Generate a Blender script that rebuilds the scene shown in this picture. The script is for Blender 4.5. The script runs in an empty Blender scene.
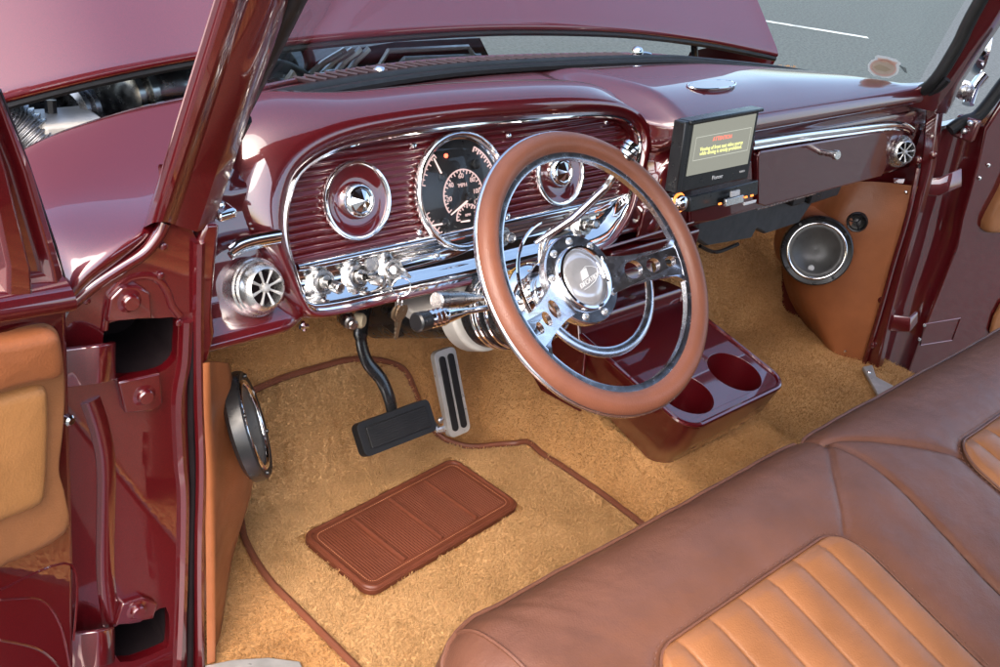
import bpy, bmesh, math, random
from math import sin, cos, pi, radians, sqrt, atan2, hypot, floor as fl
from mathutils import Vector as V, Matrix
from mathutils.geometry import tessellate_polygon
from mathutils import noise as mnoise
random.seed(4)
S = bpy.context.scene
COL = S.collection
# ------------------------------------------------------------------ camera
F = 987.427; YAW, PIT, ROL = radians(46.3), radians(28.3), radians(-9.0)
CAM = V((-.906, -.711, 1.093))
_f = V((sin(YAW)*cos(PIT), cos(YAW)*cos(PIT), -sin(PIT)))
_r = V((cos(YAW), -sin(YAW), 0)); _d = _f.cross(_r)
_R = _r*cos(ROL) + _d*sin(ROL); _D = _d*cos(ROL) - _r*sin(ROL)
def ray(px, py): return _R*(px-500) + _D*(py-333.5) + _f*F
def pt(px, py, x=None, y=None, z=None):
    d = ray(px, py)
    s = (x-CAM.x)/d.x if x is not None else (y-CAM.y)/d.y if y is not None else (z-CAM.z)/d.z
    return CAM + d*s
def ptp(px, py, O, N):
    d = ray(px, py); return CAM + d*((O-CAM).dot(N)/d.dot(N))
cam = bpy.data.cameras.new('camera'); co = bpy.data.objects.new('camera', cam); COL.objects.link(co)
m = Matrix((_R, -_D, -_f)).transposed().to_4x4(); m.translation = CAM
co.matrix_world = m
cam.sensor_width = 36; cam.lens = F*36/1000; cam.clip_start = .02; cam.clip_end = 500
S.camera = co
# ------------------------------------------------------------------ materials
MATS = {}
def node_mat(name):
    mt = bpy.data.materials.new(name); mt.use_nodes = True
    nt = mt.node_tree; b = nt.nodes['Principled BSDF']; MATS[name] = mt
    return mt, nt, b
def ramp(nt, fac, stops):
    r = nt.nodes.new('ShaderNodeValToRGB'); e = r.color_ramp.elements
    while len(e) > 1: e.remove(e[-1])
    for i, (p, c) in enumerate(stops):
        k = e[0] if i == 0 else e.new(p)
        k.position = p; k.color = (*c, 1)
    nt.links.new(fac, r.inputs[0]); return r.outputs[0]
def noise(nt, scale, detail=4, rough=.55, vec=None, mapscale=None):
    n = nt.nodes.new('ShaderNodeTexNoise'); n.inputs['Scale'].default_value = scale
    n.inputs['Detail'].default_value = detail; n.inputs['Roughness'].default_value = rough
    tc = nt.nodes.new('ShaderNodeTexCoord'); src = tc.outputs['Object']
    if mapscale:
        mp = nt.nodes.new('ShaderNodeMapping'); mp.inputs['Scale'].default_value = mapscale
        nt.links.new(src, mp.inputs[0]); src = mp.outputs[0]
    nt.links.new(src, n.inputs['Vector']); return n.outputs['Fac']
def voro(nt, scale, feature='F1'):
    n = nt.nodes.new('ShaderNodeTexVoronoi'); n.inputs['Scale'].default_value = scale; n.feature = feature
    tc = nt.nodes.new('ShaderNodeTexCoord'); nt.links.new(tc.outputs['Object'], n.inputs['Vector'])
    return n.outputs['Distance']
def math_(nt, op, a, b):
    n = nt.nodes.new('ShaderNodeMath'); n.operation = op
    for i, v in enumerate((a, b)):
        if isinstance(v, (int, float)): n.inputs[i].default_value = v
        else: nt.links.new(v, n.inputs[i])
    return n.outputs[0]
def bump(nt, b, h, strength=.3, dist=.002):
    n = nt.nodes.new('ShaderNodeBump'); n.inputs['Strength'].default_value = strength; n.inputs['Distance'].default_value = dist
    nt.links.new(h, n.inputs['Height']); nt.links.new(n.outputs[0], b.inputs['Normal']); return n
def simple(name, col, rough=.5, metal=0, coat=0, coat_r=.03, var=.15, vscale=30, rvar=.08, bmp=0, bscale=300, bdist=.001, spec=.5):
    mt, nt, b = node_mat(name)
    nz = noise(nt, vscale)
    c0 = tuple(c*(1-var) for c in col); c1 = tuple(min(1, c*(1+var)) for c in col)
    nt.links.new(ramp(nt, nz, [(.3, c0), (.7, c1)]), b.inputs['Base Color'])
    nt.links.new(ramp(nt, noise(nt, vscale*2.3), [(.3, (max(.01, rough-rvar),)*3), (.7, (rough+rvar,)*3)]), b.inputs['Roughness'])
    b.inputs['Metallic'].default_value = metal; b.inputs['Coat Weight'].default_value = coat
    b.inputs['Coat Roughness'].default_value = coat_r; b.inputs['Specular IOR Level'].default_value = spec
    if bmp: bump(nt, b, noise(nt, bscale, 6), bmp, bdist)
    return mt
def paint_mat():
    mt, nt, b = node_mat('maroon_metallic_paint')
    fk = voro(nt, 900)
    nt.links.new(ramp(nt, fk, [(.0, (.14, .003, .007)), (.6, (.09, .002, .0048))]), b.inputs['Base Color'])
    b.inputs['Metallic'].default_value = .4; b.inputs['Roughness'].default_value = .36
    b.inputs['Coat Weight'].default_value = 1; b.inputs['Coat Roughness'].default_value = .025
    b.inputs['Coat IOR'].default_value = 2.0
    n = nt.nodes.new('ShaderNodeBump'); n.inputs['Strength'].default_value = .03; n.inputs['Distance'].default_value = .004
    nt.links.new(noise(nt, 9, 2), n.inputs['Height']); nt.links.new(n.outputs[0], b.inputs['Coat Normal'])
    return mt
def leather(name, col, grain=420, wr=.5):
    mt, nt, b = node_mat(name)
    nz = noise(nt, 14, 5)
    nt.links.new(ramp(nt, nz, [(.25, tuple(c*.82 for c in col)), (.75, tuple(c*1.14 for c in col))]), b.inputs['Base Color'])
    nt.links.new(ramp(nt, noise(nt, 40), [(.3, (.36,)*3), (.7, (.48,)*3)]), b.inputs['Roughness'])
    g = voro(nt, grain); w = noise(nt, 22, 5, .6, mapscale=(1, 1.8, 1))
    h = math_(nt, 'ADD', math_(nt, 'MULTIPLY', g, .25), math_(nt, 'MULTIPLY', w, wr*5))
    bump(nt, b, h, .35, .0022)
    b.inputs['Specular IOR Level'].default_value = .45
    return mt
def carpet_mat(name, c):
    mt, nt, b = node_mat(name)
    a = noise(nt, 7, 5, .65); f = noise(nt, 300, 3, .75); g = noise(nt, 90, 4, .6)
    mix = math_(nt, 'ADD', math_(nt, 'MULTIPLY', a, .5), math_(nt, 'ADD', math_(nt, 'MULTIPLY', f, .42), math_(nt, 'MULTIPLY', g, .10)))
    nt.links.new(ramp(nt, mix, [(.38, tuple(k*v for k, v in zip(c, (.70, .64, .58)))), (.50, c), (.64, tuple(min(1, k*v) for k, v in zip(c, (1.22, 1.28, 1.4))))]), b.inputs['Base Color'])
    b.inputs['Roughness'].default_value = .95; b.inputs['Specular IOR Level'].default_value = .1
    b.inputs['Sheen Weight'].default_value = .25; b.inputs['Sheen Roughness'].default_value = .5
    b.inputs['Sheen Tint'].default_value = (1, .75, .45, 1)
    h = math_(nt, 'ADD', math_(nt, 'MULTIPLY', f, 1.0), math_(nt, 'MULTIPLY', g, 1.6))
    bump(nt, b, h, .9, .006)
    return mt
def glass_mat(name, tint, f0=.04, rough=.0):
    mt, nt, b = node_mat(name)
    nt.nodes.remove(b)
    out = nt.nodes['Material Output']
    t = nt.nodes.new('ShaderNodeBsdfTransparent'); t.inputs[0].default_value = (*tint, 1)
    g = nt.nodes.new('ShaderNodeBsdfGlossy'); g.inputs['Roughness'].default_value = rough
    lw = nt.nodes.new('ShaderNodeLayerWeight'); lw.inputs[0].default_value = .5
    fac = math_(nt, 'ADD', math_(nt, 'MULTIPLY', math_(nt, 'POWER', lw.outputs['Facing'], 5.0), .8), f0)
    mx = nt.nodes.new('ShaderNodeMixShader')
    nt.links.new(fac, mx.inputs[0]); nt.links.new(t.outputs[0], mx.inputs[1]); nt.links.new(g.outputs[0], mx.inputs[2])
    nt.links.new(mx.outputs[0], out.inputs[0]); return mt
def emit_mat(name, col, e, base=(.02, .02, .02)):
    mt, nt, b = node_mat(name)
    b.inputs['Base Color'].default_value = (*base, 1); b.inputs['Emission Color'].default_value = (*col, 1)
    b.inputs['Emission Strength'].default_value = e; b.inputs['Roughness'].default_value = .25
    return mt
PAINT = paint_mat()
CHROME = simple('chrome', (.82, .82, .83), .06, 1, var=.03, rvar=.03, vscale=20)
SILV = simple('satin_silver', (.46, .45, .435), .35, .5)
SATIN = simple('satin_chrome', (.42, .41, .40), .28, 1, var=.1, rvar=.06, vscale=60)
BRUSH = simple('brushed_aluminium', (.66, .655, .65), .28, .93, var=.08, rvar=.08, vscale=80)
POLISH = simple('polished_aluminium', (.74, .74, .77), .24, 1, var=.06, rvar=.05, vscale=40)
BROWN = leather('brown_leather', (.152, .063, .038))
RIMLEA = leather('rim_leather', (.19, .068, .038), 520, .15)
TANLEA = leather('tan_leather', (.29, .118, .046), 420, .35)
KICKLEA = leather('tan_vinyl', (.29, .095, .034), 420, .1)
CARPET = carpet_mat('tan_carpet', (.55, .275, .10))
MATCAR = carpet_mat('tan_mat_carpet', (.66, .38, .165))
PIPING = leather('brown_piping', (.16, .052, .028), 420, .2)
HEEL = leather('heel_pad_vinyl', (.13, .036, .018), 700, .1)
RUBBER = simple('black_rubber', (.012, .012, .013), .42, bmp=.1, bscale=200, spec=.25)
BLACK = simple('black_plastic', (.012, .012, .013), .32, var=.2)
GREYPL = simple('dark_grey_plastic', (.045, .05, .055), .5, var=.2)
BLKMET = simple('black_painted_metal', (.014, .014, .015), .25, coat=.4)
CONE = simple('speaker_cone', (.085, .083, .08), .35, var=.2)
HOLE = simple('shadowed_steel', (.010, .006, .007), .8, spec=.1)  # near-black base paints in the shade of pockets, ducts and engine bay
ASPH = simple('asphalt', (.064, .072, .070), .85, var=.45, vscale=38, bmp=.6, bscale=70, bdist=.006)
WHITEP = simple('white_paint', (.72, .72, .70), .6, var=.1)
WPLAST = simple('white_painted_metal', (.45, .43, .40), .35)
HOSE = simple('hose_grey', (.35, .35, .36), .28, .9)
DARKENG = simple('engine_black', (.02, .021, .022), .4, var=.3)
ENGRIB = simple('engine_cover_rib', (.50, .51, .51), .35, .6)
HEADL = simple('headliner', (.035, .024, .020), .8, var=.1)
DIAL = simple('dial_face', (.010, .010, .011), .35)
GLASS = glass_mat('windshield_glass', (.84, .90, .87), .02)
CLEAR = glass_mat('clear_lens', (.95, .95, .95), .03)
SCREEN = emit_mat('lit_screen', (.40, .40, .33), .21)
REDLET = emit_mat('screen_letters_red', (.9, .18, .12), .45)
YELLET = emit_mat('screen_letters_yellow', (.85, .85, .30), .40)
GRLINE = emit_mat('screen_frame_line', (.55, .56, .48), .28)
DIALLET = emit_mat('dial_markings', (.9, .60, .57), .28)
LCDRED = emit_mat('odometer_display', (.55, .10, .06), .18)
NEEDLE = emit_mat('needle_lit', (1, .75, .7), .35)
WARNL = emit_mat('warning_lamp', (1, .08, .04), 2)
ORANGE = emit_mat('orange_button_light', (1, .25, .04), .7)
GOLD = simple('gold_lettering', (.75, .45, .13), .3, .9)
WHLET = simple('pale_lettering', (.6, .6, .6), .4)
STKW = simple('sticker_cream', (.60, .57, .50), .5, var=.05)
def translucent(mt, col):
    nt = mt.node_tree; o = nt.nodes['Material Output']; b = nt.nodes['Principled BSDF']
    t = nt.nodes.new('ShaderNodeBsdfTranslucent'); t.inputs[0].default_value = (*col, 1)
    mx = nt.nodes.new('ShaderNodeMixShader'); mx.inputs[0].default_value = .6
    nt.links.new(b.outputs[0], mx.inputs[1]); nt.links.new(t.outputs[0], mx.inputs[2]); nt.links.new(mx.outputs[0], o.inputs[0])
translucent(STKW, (.8, .77, .70))
STKR = simple('sticker_faded_red', (.68, .47, .40), .5, var=.1); translucent(STKR, (.75, .52, .44))
STKB = simple('sticker_sketch_ink', (.55, .50, .40), .5); translucent(STKB, (.6, .55, .44))
INK = simple('black_ink', (.02, .03, .035), .5)
ORINGE = simple('pale_rubber', (.30, .25, .17), .5)
# ------------------------------------------------------------------ mesh helpers
def link(o, parent=None):
    COL.objects.link(o)
    if parent: o.parent = parent
    return o
def tag(o, label=None, cat=None, group=None, kind=None):
    for k, v in (('label', label), ('category', cat), ('group', group), ('kind', kind)):
        if v: o[k] = v
    return o
def thing(name, label, cat, loc=(0, 0, 0), group=None):
    o = bpy.data.objects.new(name, None); o.empty_display_size = .05
    COL.objects.link(o); o.location = loc
    return tag(o, label, cat, group)
class MB:
    def __init__(s): s.v = []; s.f = []
    def add(s, vs, fs):
        n = len(s.v); s.v += [tuple(p) for p in vs]; s.f += [tuple(i+n for i in f) for f in fs]; return s
    def grid(s, rows, cu=False, cv=False, flip=False):
        R = len(rows); C = len(rows[0]); vs = [p for r in rows for p in r]; fs = []
        for i in range(R if cv else R-1):
            for j in range(C if cu else C-1):
                a, b = i*C+j, i*C+(j+1) % C; c, d = ((i+1) % R)*C+(j+1) % C, ((i+1) % R)*C+j
                fs.append((a, d, c, b) if flip else (a, b, c, d))
        return s.add(vs, fs)
    def tube(s, path, r, n=12, closed=False, caps=True, flat=1.0, up=None):
        path = [V(p) for p in path]; N = len(path)
        rr = r if isinstance(r, (list, tuple)) else [r]*N
        rows = []; prev = V(up) if up else None
        for i, p in enumerate(path):
            a = path[(i-1) % N] if (closed or i > 0) else p; b = path[(i+1) % N] if (closed or i < N-1) else p
            t = (b-a).normalized()
            if prev is None:
                prev = t.orthogonal().normalized()
            u = (prev - t*prev.dot(t)).normalized(); w = t.cross(u); prev = u
            rows.append([p + u*rr[i]*cos(k*2*pi/n)*flat + w*rr[i]*sin(k*2*pi/n) for k in range(n)])
        s.grid(rows, cu=True, cv=closed)
        if caps and not closed:
            base = len(s.v) - N*n
            s.f.append(tuple(base+k for k in range(n))[::-1]); s.f.append(tuple(base+(N-1)*n+k for k in range(n)))
        return s
    def lathe(s, O, ax, prof, n=40, ref=None, wob=None):
        ax = V(ax).normalized(); u = (V(ref) if ref else ax.orthogonal()); u = (u - ax*u.dot(ax)).normalized(); w = ax.cross(u); O = V(O)
        rows = []
        for r, h in prof:
            r = max(r, 1e-5)
            rows.append([O + ax*h + (u*cos(k*2*pi/n) + w*sin(k*2*pi/n))*r for k in range(n)])
        return s.grid(rows, cu=True)
    def box(s, c, sz, X=(1, 0, 0), Y=(0, 1, 0), Z=(0, 0, 1)):
        c = V(c); X, Y, Z = V(X)*sz[0]/2, V(Y)*sz[1]/2, V(Z)*sz[2]/2
        vs = [c+X*a+Y*b+Z*d for a in (-1, 1) for b in (-1, 1) for d in (-1, 1)]
        return s.add(vs, [(0, 1, 3, 2), (4, 6, 7, 5), (0, 4, 5, 1), (2, 3, 7, 6), (0, 2, 6, 4), (1, 5, 7, 3)])
    def prism(s, outl, O, X, Y, N, h0, h1, holes=(), fn=None):
        O, X, Y, N = V(O), V(X), V(Y), V(N)
        loops = [outl]+list(holes); flat = [p for l in loops for p in l]
        tri = tessellate_polygon([[V((p[0], p[1], 0)) for p in l] for l in loops])
        g = fn or (lambda a, b: 0)
        n = len(flat)
        vs = [O+X*a+Y*b+N*(h0+g(a, b)) for a, b in flat]+[O+X*a+Y*b+N*(h1+g(a, b)) for a, b in flat]
        fs = []
        for t in tri:
            a, b, c = [flat[i] for i in t]
            ccw = (b[0]-a[0])*(c[1]-a[1])-(b[1]-a[1])*(c[0]-a[0]) > 0
            t = tuple(t) if ccw else tuple(t)[::-1]
            fs.append(tuple(i+n for i in t)); fs.append(t[::-1])
        k = 0
        for l in loops:
            m_ = len(l)
            for i in range(m_):
                a, b = k+i, k+(i+1) % m_; fs.append((a, b, b+n, a+n))
            k += m_
        return s.add(vs, fs)
    def build(s, name, mat, parent=None, smooth=38, bevel=0, seg=2, sub=0, label=None, fixn=True, solid=0):
        me = bpy.data.meshes.new(name); me.from_pydata(s.v, [], s.f); me.materials.append(mat)
        if fixn:
            bm = bmesh.new(); bm.from_mesh(me); bmesh.ops.remove_doubles(bm, verts=bm.verts, dist=1e-6)
            bmesh.ops.recalc_face_normals(bm, faces=bm.faces); bm.to_mesh(me); bm.free()
        me.shade_smooth()
        if smooth < 180: me.set_sharp_from_angle(angle=radians(smooth))
        o = bpy.data.objects.new(name, me); link(o, parent)
        if parent:
            o.location = -V(_wloc(parent))
        if solid:
            md = o.modifiers.new('solid', 'SOLIDIFY'); md.thickness = solid; md.offset = -1
        if bevel:
            md = o.modifiers.new('bevel', 'BEVEL'); md.width = bevel; md.segments = seg; md.limit_method = 'ANGLE'; md.angle_limit = radians(35); md.harden_normals = False
        if sub:
            md = o.modifiers.new('sub', 'SUBSURF'); md.levels = sub; md.render_levels = sub
        if label: o['label'] = label
        return o
def _wloc(o):
    v = V(o.location)
    while o.parent: o = o.parent; v = v + V(o.location)
    return v
def cr(P, n=8, closed=False):
    P = [V(p) for p in P]; N = len(P); out = []
    for i in range(N if closed else N-1):
        g = (lambda k: P[k % N]) if closed else (lambda k: P[max(0, min(N-1, k))])
        a, b, c, d = g(i-1), g(i), g(i+1), g(i+2)
        for k in range(n):
            t = k/n; t2, t3 = t*t, t*t*t
            out.append(.5*((2*b)+(c-a)*t+(2*a-5*b+4*c-d)*t2+(3*b-a-3*c+d)*t3))
    if not closed: out.append(P[-1])
    return out
def interp(tab, x):
    if x <= tab[0][0]: return tab[0][1]
    for (a, u), (b, v) in zip(tab, tab[1:]):
        if x <= b:
            t = (x-a)/(b-a); t = t*t*(3-2*t) if False else t
            return u+(v-u)*t
    return tab[-1][1]
def sm(a, b, x):
    t = max(0, min(1, (x-a)/(b-a))); return t*t*(3-2*t)
def rrect(w, h, r, n=6):
    o = []
    for cx, cy, a in ((w/2-r, h/2-r, 0), (-w/2+r, h/2-r, 90), (-w/2+r, -h/2+r, 180), (w/2-r, -h/2+r, 270)):
        for k in range(n+1):
            t = radians(a+90*k/n); o.append((cx+r*cos(t), cy+r*sin(t)))
    return o
def circ(cx, cy, r, n=24, ry=None): return [(cx+r*cos(k*2*pi/n), cy+(ry or r)*sin(k*2*pi/n)) for k in range(n)]
def text(s, name, size, O, X, Y, N, mat, parent, ext=.0004, shear=0, sx=1, align='CENTER'):
    cu = bpy.data.curves.new('txt', 'FONT'); cu.body = s; cu.size = size; cu.align_x = align; cu.align_y = 'CENTER'; cu.extrude = ext; cu.shear = shear
    to = bpy.data.objects.new('txt', cu); COL.objects.link(to)
    bpy.context.view_layer.update()
    me = bpy.data.meshes.new_from_object(to.evaluated_get(bpy.context.evaluated_depsgraph_get()))
    bpy.data.objects.remove(to); me.name = name
    X, Y, N = V(X), V(Y), V(N)
    for v in me.vertices: v.co = V(O)+X*v.co.x*sx+Y*v.co.y+N*v.co.z
    me.materials.clear(); me.materials.append(mat)
    o = bpy.data.objects.new(name, me); link(o, parent)
    if parent: o.location = -V(_wloc(parent))
    return o
def pillow(outl, O, X, Y, N, h0, h1, r, name, mat, parent):
    O, X, Y, N = V(O), V(X), V(Y), V(N); c = sum((V((*p, 0)) for p in outl), V())/len(outl); n = len(outl)
    ar = sum(outl[i][0]*outl[(i+1) % n][1]-outl[(i+1) % n][0]*outl[i][1] for i in range(n))
    def ins(d):
        o = []
        for i in range(n):
            a, b = V((*outl[i-1], 0)), V((*outl[(i+1) % n], 0)); t = (b-a).normalized(); nr = V((-t.y, t.x, 0))*(1 if ar > 0 else -1)
            p = V((*outl[i], 0))+nr*d; o.append(p)
        return o
    mean = sum((V((*p, 0))-c).length for p in outl)/n; q_ = r/mean
    rows = []
    for d, h in ((0, 0), (0, .30), (.12, .58), (.4, .84), (.8, .95), (1.3, .99), (2.2, 1)):
        f_ = 1-min(.9, d*q_)
        rows.append([O+X*(c.x+(p[0]-c.x)*f_)+Y*(c.y+(p[1]-c.y)*f_)+N*(h0+(h1-h0)*h) for p in outl])
    rows.append([O+X*c.x+Y*c.y+N*(h1+.002)]*n)
    return MB().grid(rows, cu=True).build(name, mat, parent, smooth=180)
def torus(mb, O, ax, R, r, n=64, k=12, flat=1.0):
    ax = V(ax).normalized(); u = ax.orthogonal().normalized(); w = ax.cross(u); O = V(O); rows = []
    for i in range(n):
        d = u*cos(i*2*pi/n)+w*sin(i*2*pi/n)
        rows.append([O+d*(R+r*cos(j*2*pi/k))+ax*r*flat*sin(j*2*pi/k) for j in range(k)])
    return mb.grid(rows, cu=True, cv=True)
def bolt(mb, O, ax, r, h):
    return mb.lathe(O, ax, [(r, 0), (r, h*.6), (r*.85, h), (r*.5, h), (r*.45, h*.6), (0, h*.6)], 12)
X3, Y3, Z3 = V((1, 0, 0)), V((0, 1, 0)), V((0, 0, 1))

# ================================================================== SETTING
GZ = -.55
MB().grid([[(-300, -300, GZ), (300, -300, GZ)], [(-300, 300, GZ), (300, 300, GZ)]]).build('ground', ASPH)
tag(bpy.data.objects['ground'], kind='structure', label='grey asphalt parking lot beyond the windshield')
mk = MB()
a, b = pt(755, 18, z=GZ), pt(905, 42, z=GZ)
d = (b-a).normalized(); n_ = d.cross(Z3); a = a-d*8; b = pt(868, 38, z=GZ)
mk.grid([[a+n_*.05+Z3*.004, b+n_*.05+Z3*.004], [a-n_*.05+Z3*.004, b-n_*.05+Z3*.004]])
mk.build('painted_line', simple('worn_white_paint', (.42, .43, .42), .7, var=.35, vscale=8)); tag(bpy.data.objects['painted_line'], kind='structure', label='white painted parking line on the asphalt')

# cabin floor ------------------------------------------------------
def tunnel(x, y):
    h = .135 + .10*sm(.15, .5, y)
    l = sm(.268, .335, x); r = 1-sm(.60, .72, x)
    return h*l*r
def zfloor(x, y):
    toe = 0
    if y > .40: toe = (y-.40)*1.9*sm(.40, .47, y)
    if y > .53: toe += (y-.53)*5
    if y < -.02 : toe -= 0
    z = max(toe, tunnel(x, y))
    # soft union
    k = .03; h = max(0, min(1, .5+.5*(toe-tunnel(x, y))/k)); z = toe*h+tunnel(x, y)*(1-h)+k*h*(1-h)
    return min(z-.0075, .60)
def on_floor(px, py):
    d = ray(px, py); lo = .6
    t = .0006
    p = CAM
    for i in range(1500):
        q = CAM+d*(t+i*.000002*1.0)
        if q.z < zfloor(q.x, q.y): return q
    return q
def carpet_patch(keep, off, step=.0075, amp=.003, x0=-.5, x1=1.36, y0=-.45, y1=.62):
    nx = int((x1-x0)/step); ny = int((y1-y0)/step); idx = {}; vs = []; fs = []
    def vid(i, j):
        if (i, j) not in idx:
            x, y = x0+i*step, y0+j*step
            z = zfloor(x, y)+off
            w = mnoise.noise(V((x*9, y*9, 3)))*amp+mnoise.noise(V((x*34, y*34, 7)))*amp*.5+random.uniform(-1, 1)*.0005
            idx[i, j] = len(vs); vs.append((x+random.uniform(-.4, .4)*step, y+random.uniform(-.4, .4)*step, z+w))
        return idx[i, j]
    for i in range(nx):
        for j in range(ny):
            if keep(x0+(i+.5)*step, y0+(j+.5)*step):
                fs.append((vid(i, j), vid(i+1, j), vid(i+1, j+1), vid(i, j+1)))
    return MB().add(vs, fs)
fo = carpet_patch(lambda x, y: x > -.445 and not (y < .145 and x < -.362), 0).build('floor', CARPET, smooth=180, fixn=False)
tag(fo, kind='structure', label='tan carpeted cab floor')
def pile(o, count, seed, length):
    md = o.modifiers.new('pile', 'PARTICLE_SYSTEM'); ps = md.particle_system; st = ps.settings; ps.seed = seed
    st.type = 'HAIR'; st.count = count; st.hair_length = length; st.hair_step = 2; st.render_step = 2; st.display_step = 2
    st.emit_from = 'FACE'; st.use_even_distribution = True; st.distribution = 'RAND'
    st.factor_random = .0012; st.child_type = 'NONE'
    st.root_radius = 1.0; st.tip_radius = .7; st.radius_scale = .0010; st.use_close_tip = False
    st.material = 1
pile(fo, 200000, 3, .0034)
def inside(poly):
    def f(x, y):
        c = False; n = len(poly)
        for i in range(n):
            x1, y1, x2, y2 = poly[i][0], poly[i][1], poly[(i+1) % n][0], poly[(i+1) % n][1]
            if (y1 > y) != (y2 > y) and x < (x2-x1)*(y-y1)/(y2-y1)+x1: c = not c
        return c
    return f
MB().box((-.502, -.255, -.085), (.285, .78, .155)).build('door_sill', PAINT, None, bevel=.015, seg=3)
# driver's carpet mat ------------------------------------------------
mp = [(372, 690), (330, 648), (300, 618), (268, 585), (246, 548), (240, 518), (236, 470), (246, 408), (270, 390), (314, 376), (359, 366), (398, 372), (413, 396), (424, 425), (440, 442), (470, 452), (515, 449), (545, 462), (590, 492), (630, 522), (668, 552)]
mpts = [on_floor(*p) for p in mp]
edge = cr(mpts, 6)
edge = [V((p.x, p.y, 0)) for p in edge]
ext = edge+[V((edge[-1].x+.0, -.42, 0)), V((edge[0].x, -.42, 0))]
mat = thing('floor_mat', 'tan carpet floor mat with brown piped edge under the pedals', 'floor mat', (0, .2, 0))
inM = inside(ext); inH = lambda x, y: abs((x+.025)*cos(radians(5.5))+(y-.257)*sin(radians(5.5))) < .180 and abs(-(x+.025)*sin(radians(5.5))+(y-.257)*cos(radians(5.5))) < .092
carpet_patch(lambda x, y: inM(x, y) and not inH(x, y), .008, .0075).build('pile', MATCAR, mat, smooth=180, fixn=False)
pile(bpy.data.objects['pile'], 115000, 8, .0040)
MB().tube([V((p.x, p.y, zfloor(p.x, p.y)+.0125)) for p in edge], .0058, 8).build('piping', PIPING, mat)
hp = MB(); th = radians(5.5); hx, hy = V((cos(th), sin(th), 0)), V((-sin(th), cos(th), 0)); hO = V((-.025, .257, .0050))
hw, hh = .350, .172
hp.prism(rrect(hw, hh, .022), hO, hx, hy, Z3, 0, .010)
heel = hp.build('heel_pad', HEEL, mat, bevel=.003)
bd = MB(); loop = [hO+hx*a+hy*b+Z3*.010 for a, b in rrect(hw-.012, hh-.012, .019)]
bd.tube(loop, .0042, 8, closed=True); bd.build('pad_border', HEEL, heel)
st = MB(); loop = [hO+hx*a+hy*b+Z3*.0115 for a, b in rrect(hw-.032, hh-.032, .013)]
for i, (p, q) in enumerate(zip(loop, loop[1:]+loop[:1])):
    L = (q-p).length; k = max(1, int(L/.004))
    for j in range(k):
        c = p.lerp(q, (j+.5)/k); st.box(c, (L/k*.6, .0009, .0009), (q-p).normalized(), Z3.cross((q-p).normalized()), Z3)
st.build('stitching', simple('thread', (.42, .17, .09), .7), heel)
rb = MB()
for i in range(62):
    u = -hw/2+.024+i*(hw-.048)/61
    if min(abs(u-k*.083) for k in (-1, 0, 1)) < .004: continue
    rb.tube([hO+hx*u+hy*(-hh/2+.022)+Z3*.0098, hO+hx*u+hy*(hh/2-.022)+Z3*.0098], .0017, 6)
for k in (-1, 0, 1):
    rb.tube([hO+hx*(k*.083)+hy*(-hh/2+.022)+Z3*.0105, hO+hx*(k*.083)+hy*(hh/2-.022)+Z3*.0105], .0042, 8)
rb.build('ribbing', HEEL, heel)

# ================================================================== TRUCK BODY
truck = thing('pickup_truck', 'maroon pickup truck with its doors open and hood raised', 'pickup truck', (.43, 0, GZ))
bpy.data.objects['door_sill'].parent = truck; bpy.data.objects['door_sill'].location = -V(truck.location)
# windshield base line
wb = [(218, 150, .70), (226, 128, .698), (250, 109, .693), (300, 95, .69), (400, 78, .68), (500, 68, .675), (640, 62, .67), (700, 64, .668), (800, 75, .66), (860, 87, .655), (890, 93, .65), (912, 94, .648)]
WB = cr([pt(a, b, z=c) for a, b, c in wb], 8)
# dash/windshield gasket along base and up both pillars
def up_pillar(a, b, ya, yb, n):
    return [pt(a[0], a[1], y=ya).lerp(pt(b[0], b[1], y=yb), k/n) for k in range(n+1)]
Rtop = pt(985, -8, x=1.22)
Rpil = [pt(932, 84, x=1.222), pt(958, 45, x=1.226), pt(982, -2, x=1.228)]
Rdir = (Rpil[2]-Rpil[0]).normalized()
Rpil.append(Rpil[2]+Rdir*.42)
Ltop0 = pt(300, -20, y=.10); Lb0 = WB[0]
Ldir = (Ltop0-Lb0).normalized()
Lpil = [Lb0+Ldir*t for t in (.62, .4, .25, .12, .04)]
gpath = cr(Lpil+WB[2:-1:6]+Rpil, 5)
MB().tube(gpath, .014, 10, up=(0, 1, 0)).build('windshield_gasket', RUBBER, truck)
# dark moulding step just inside the gasket
MB().tube([p+V((0, -.022, .004)) for p in gpath[18:-14]], .008, 8).build('gasket_lip', RUBBER, truck)
# windshield glass: base to header
hdr = [Lpil[0].lerp(Rpil[-1], k/20)+V((0, .10*sin(pi*k/20), .02*sin(pi*k/20))) for k in range(21)]
base = []
NB = len(WB)
for k in range(21):
    f_ = k/20*(NB-1); i = int(min(NB-2, f_)); base.append(WB[i].lerp(WB[i+1], f_-i))
rows = [[base[k].lerp(hdr[k], j/8)+V((0, .012*sin(pi*j/8), 0)) for k in range(21)] for j in range(9)]
MB().grid(rows).build('windshield', GLASS, truck, smooth=180)
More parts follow.
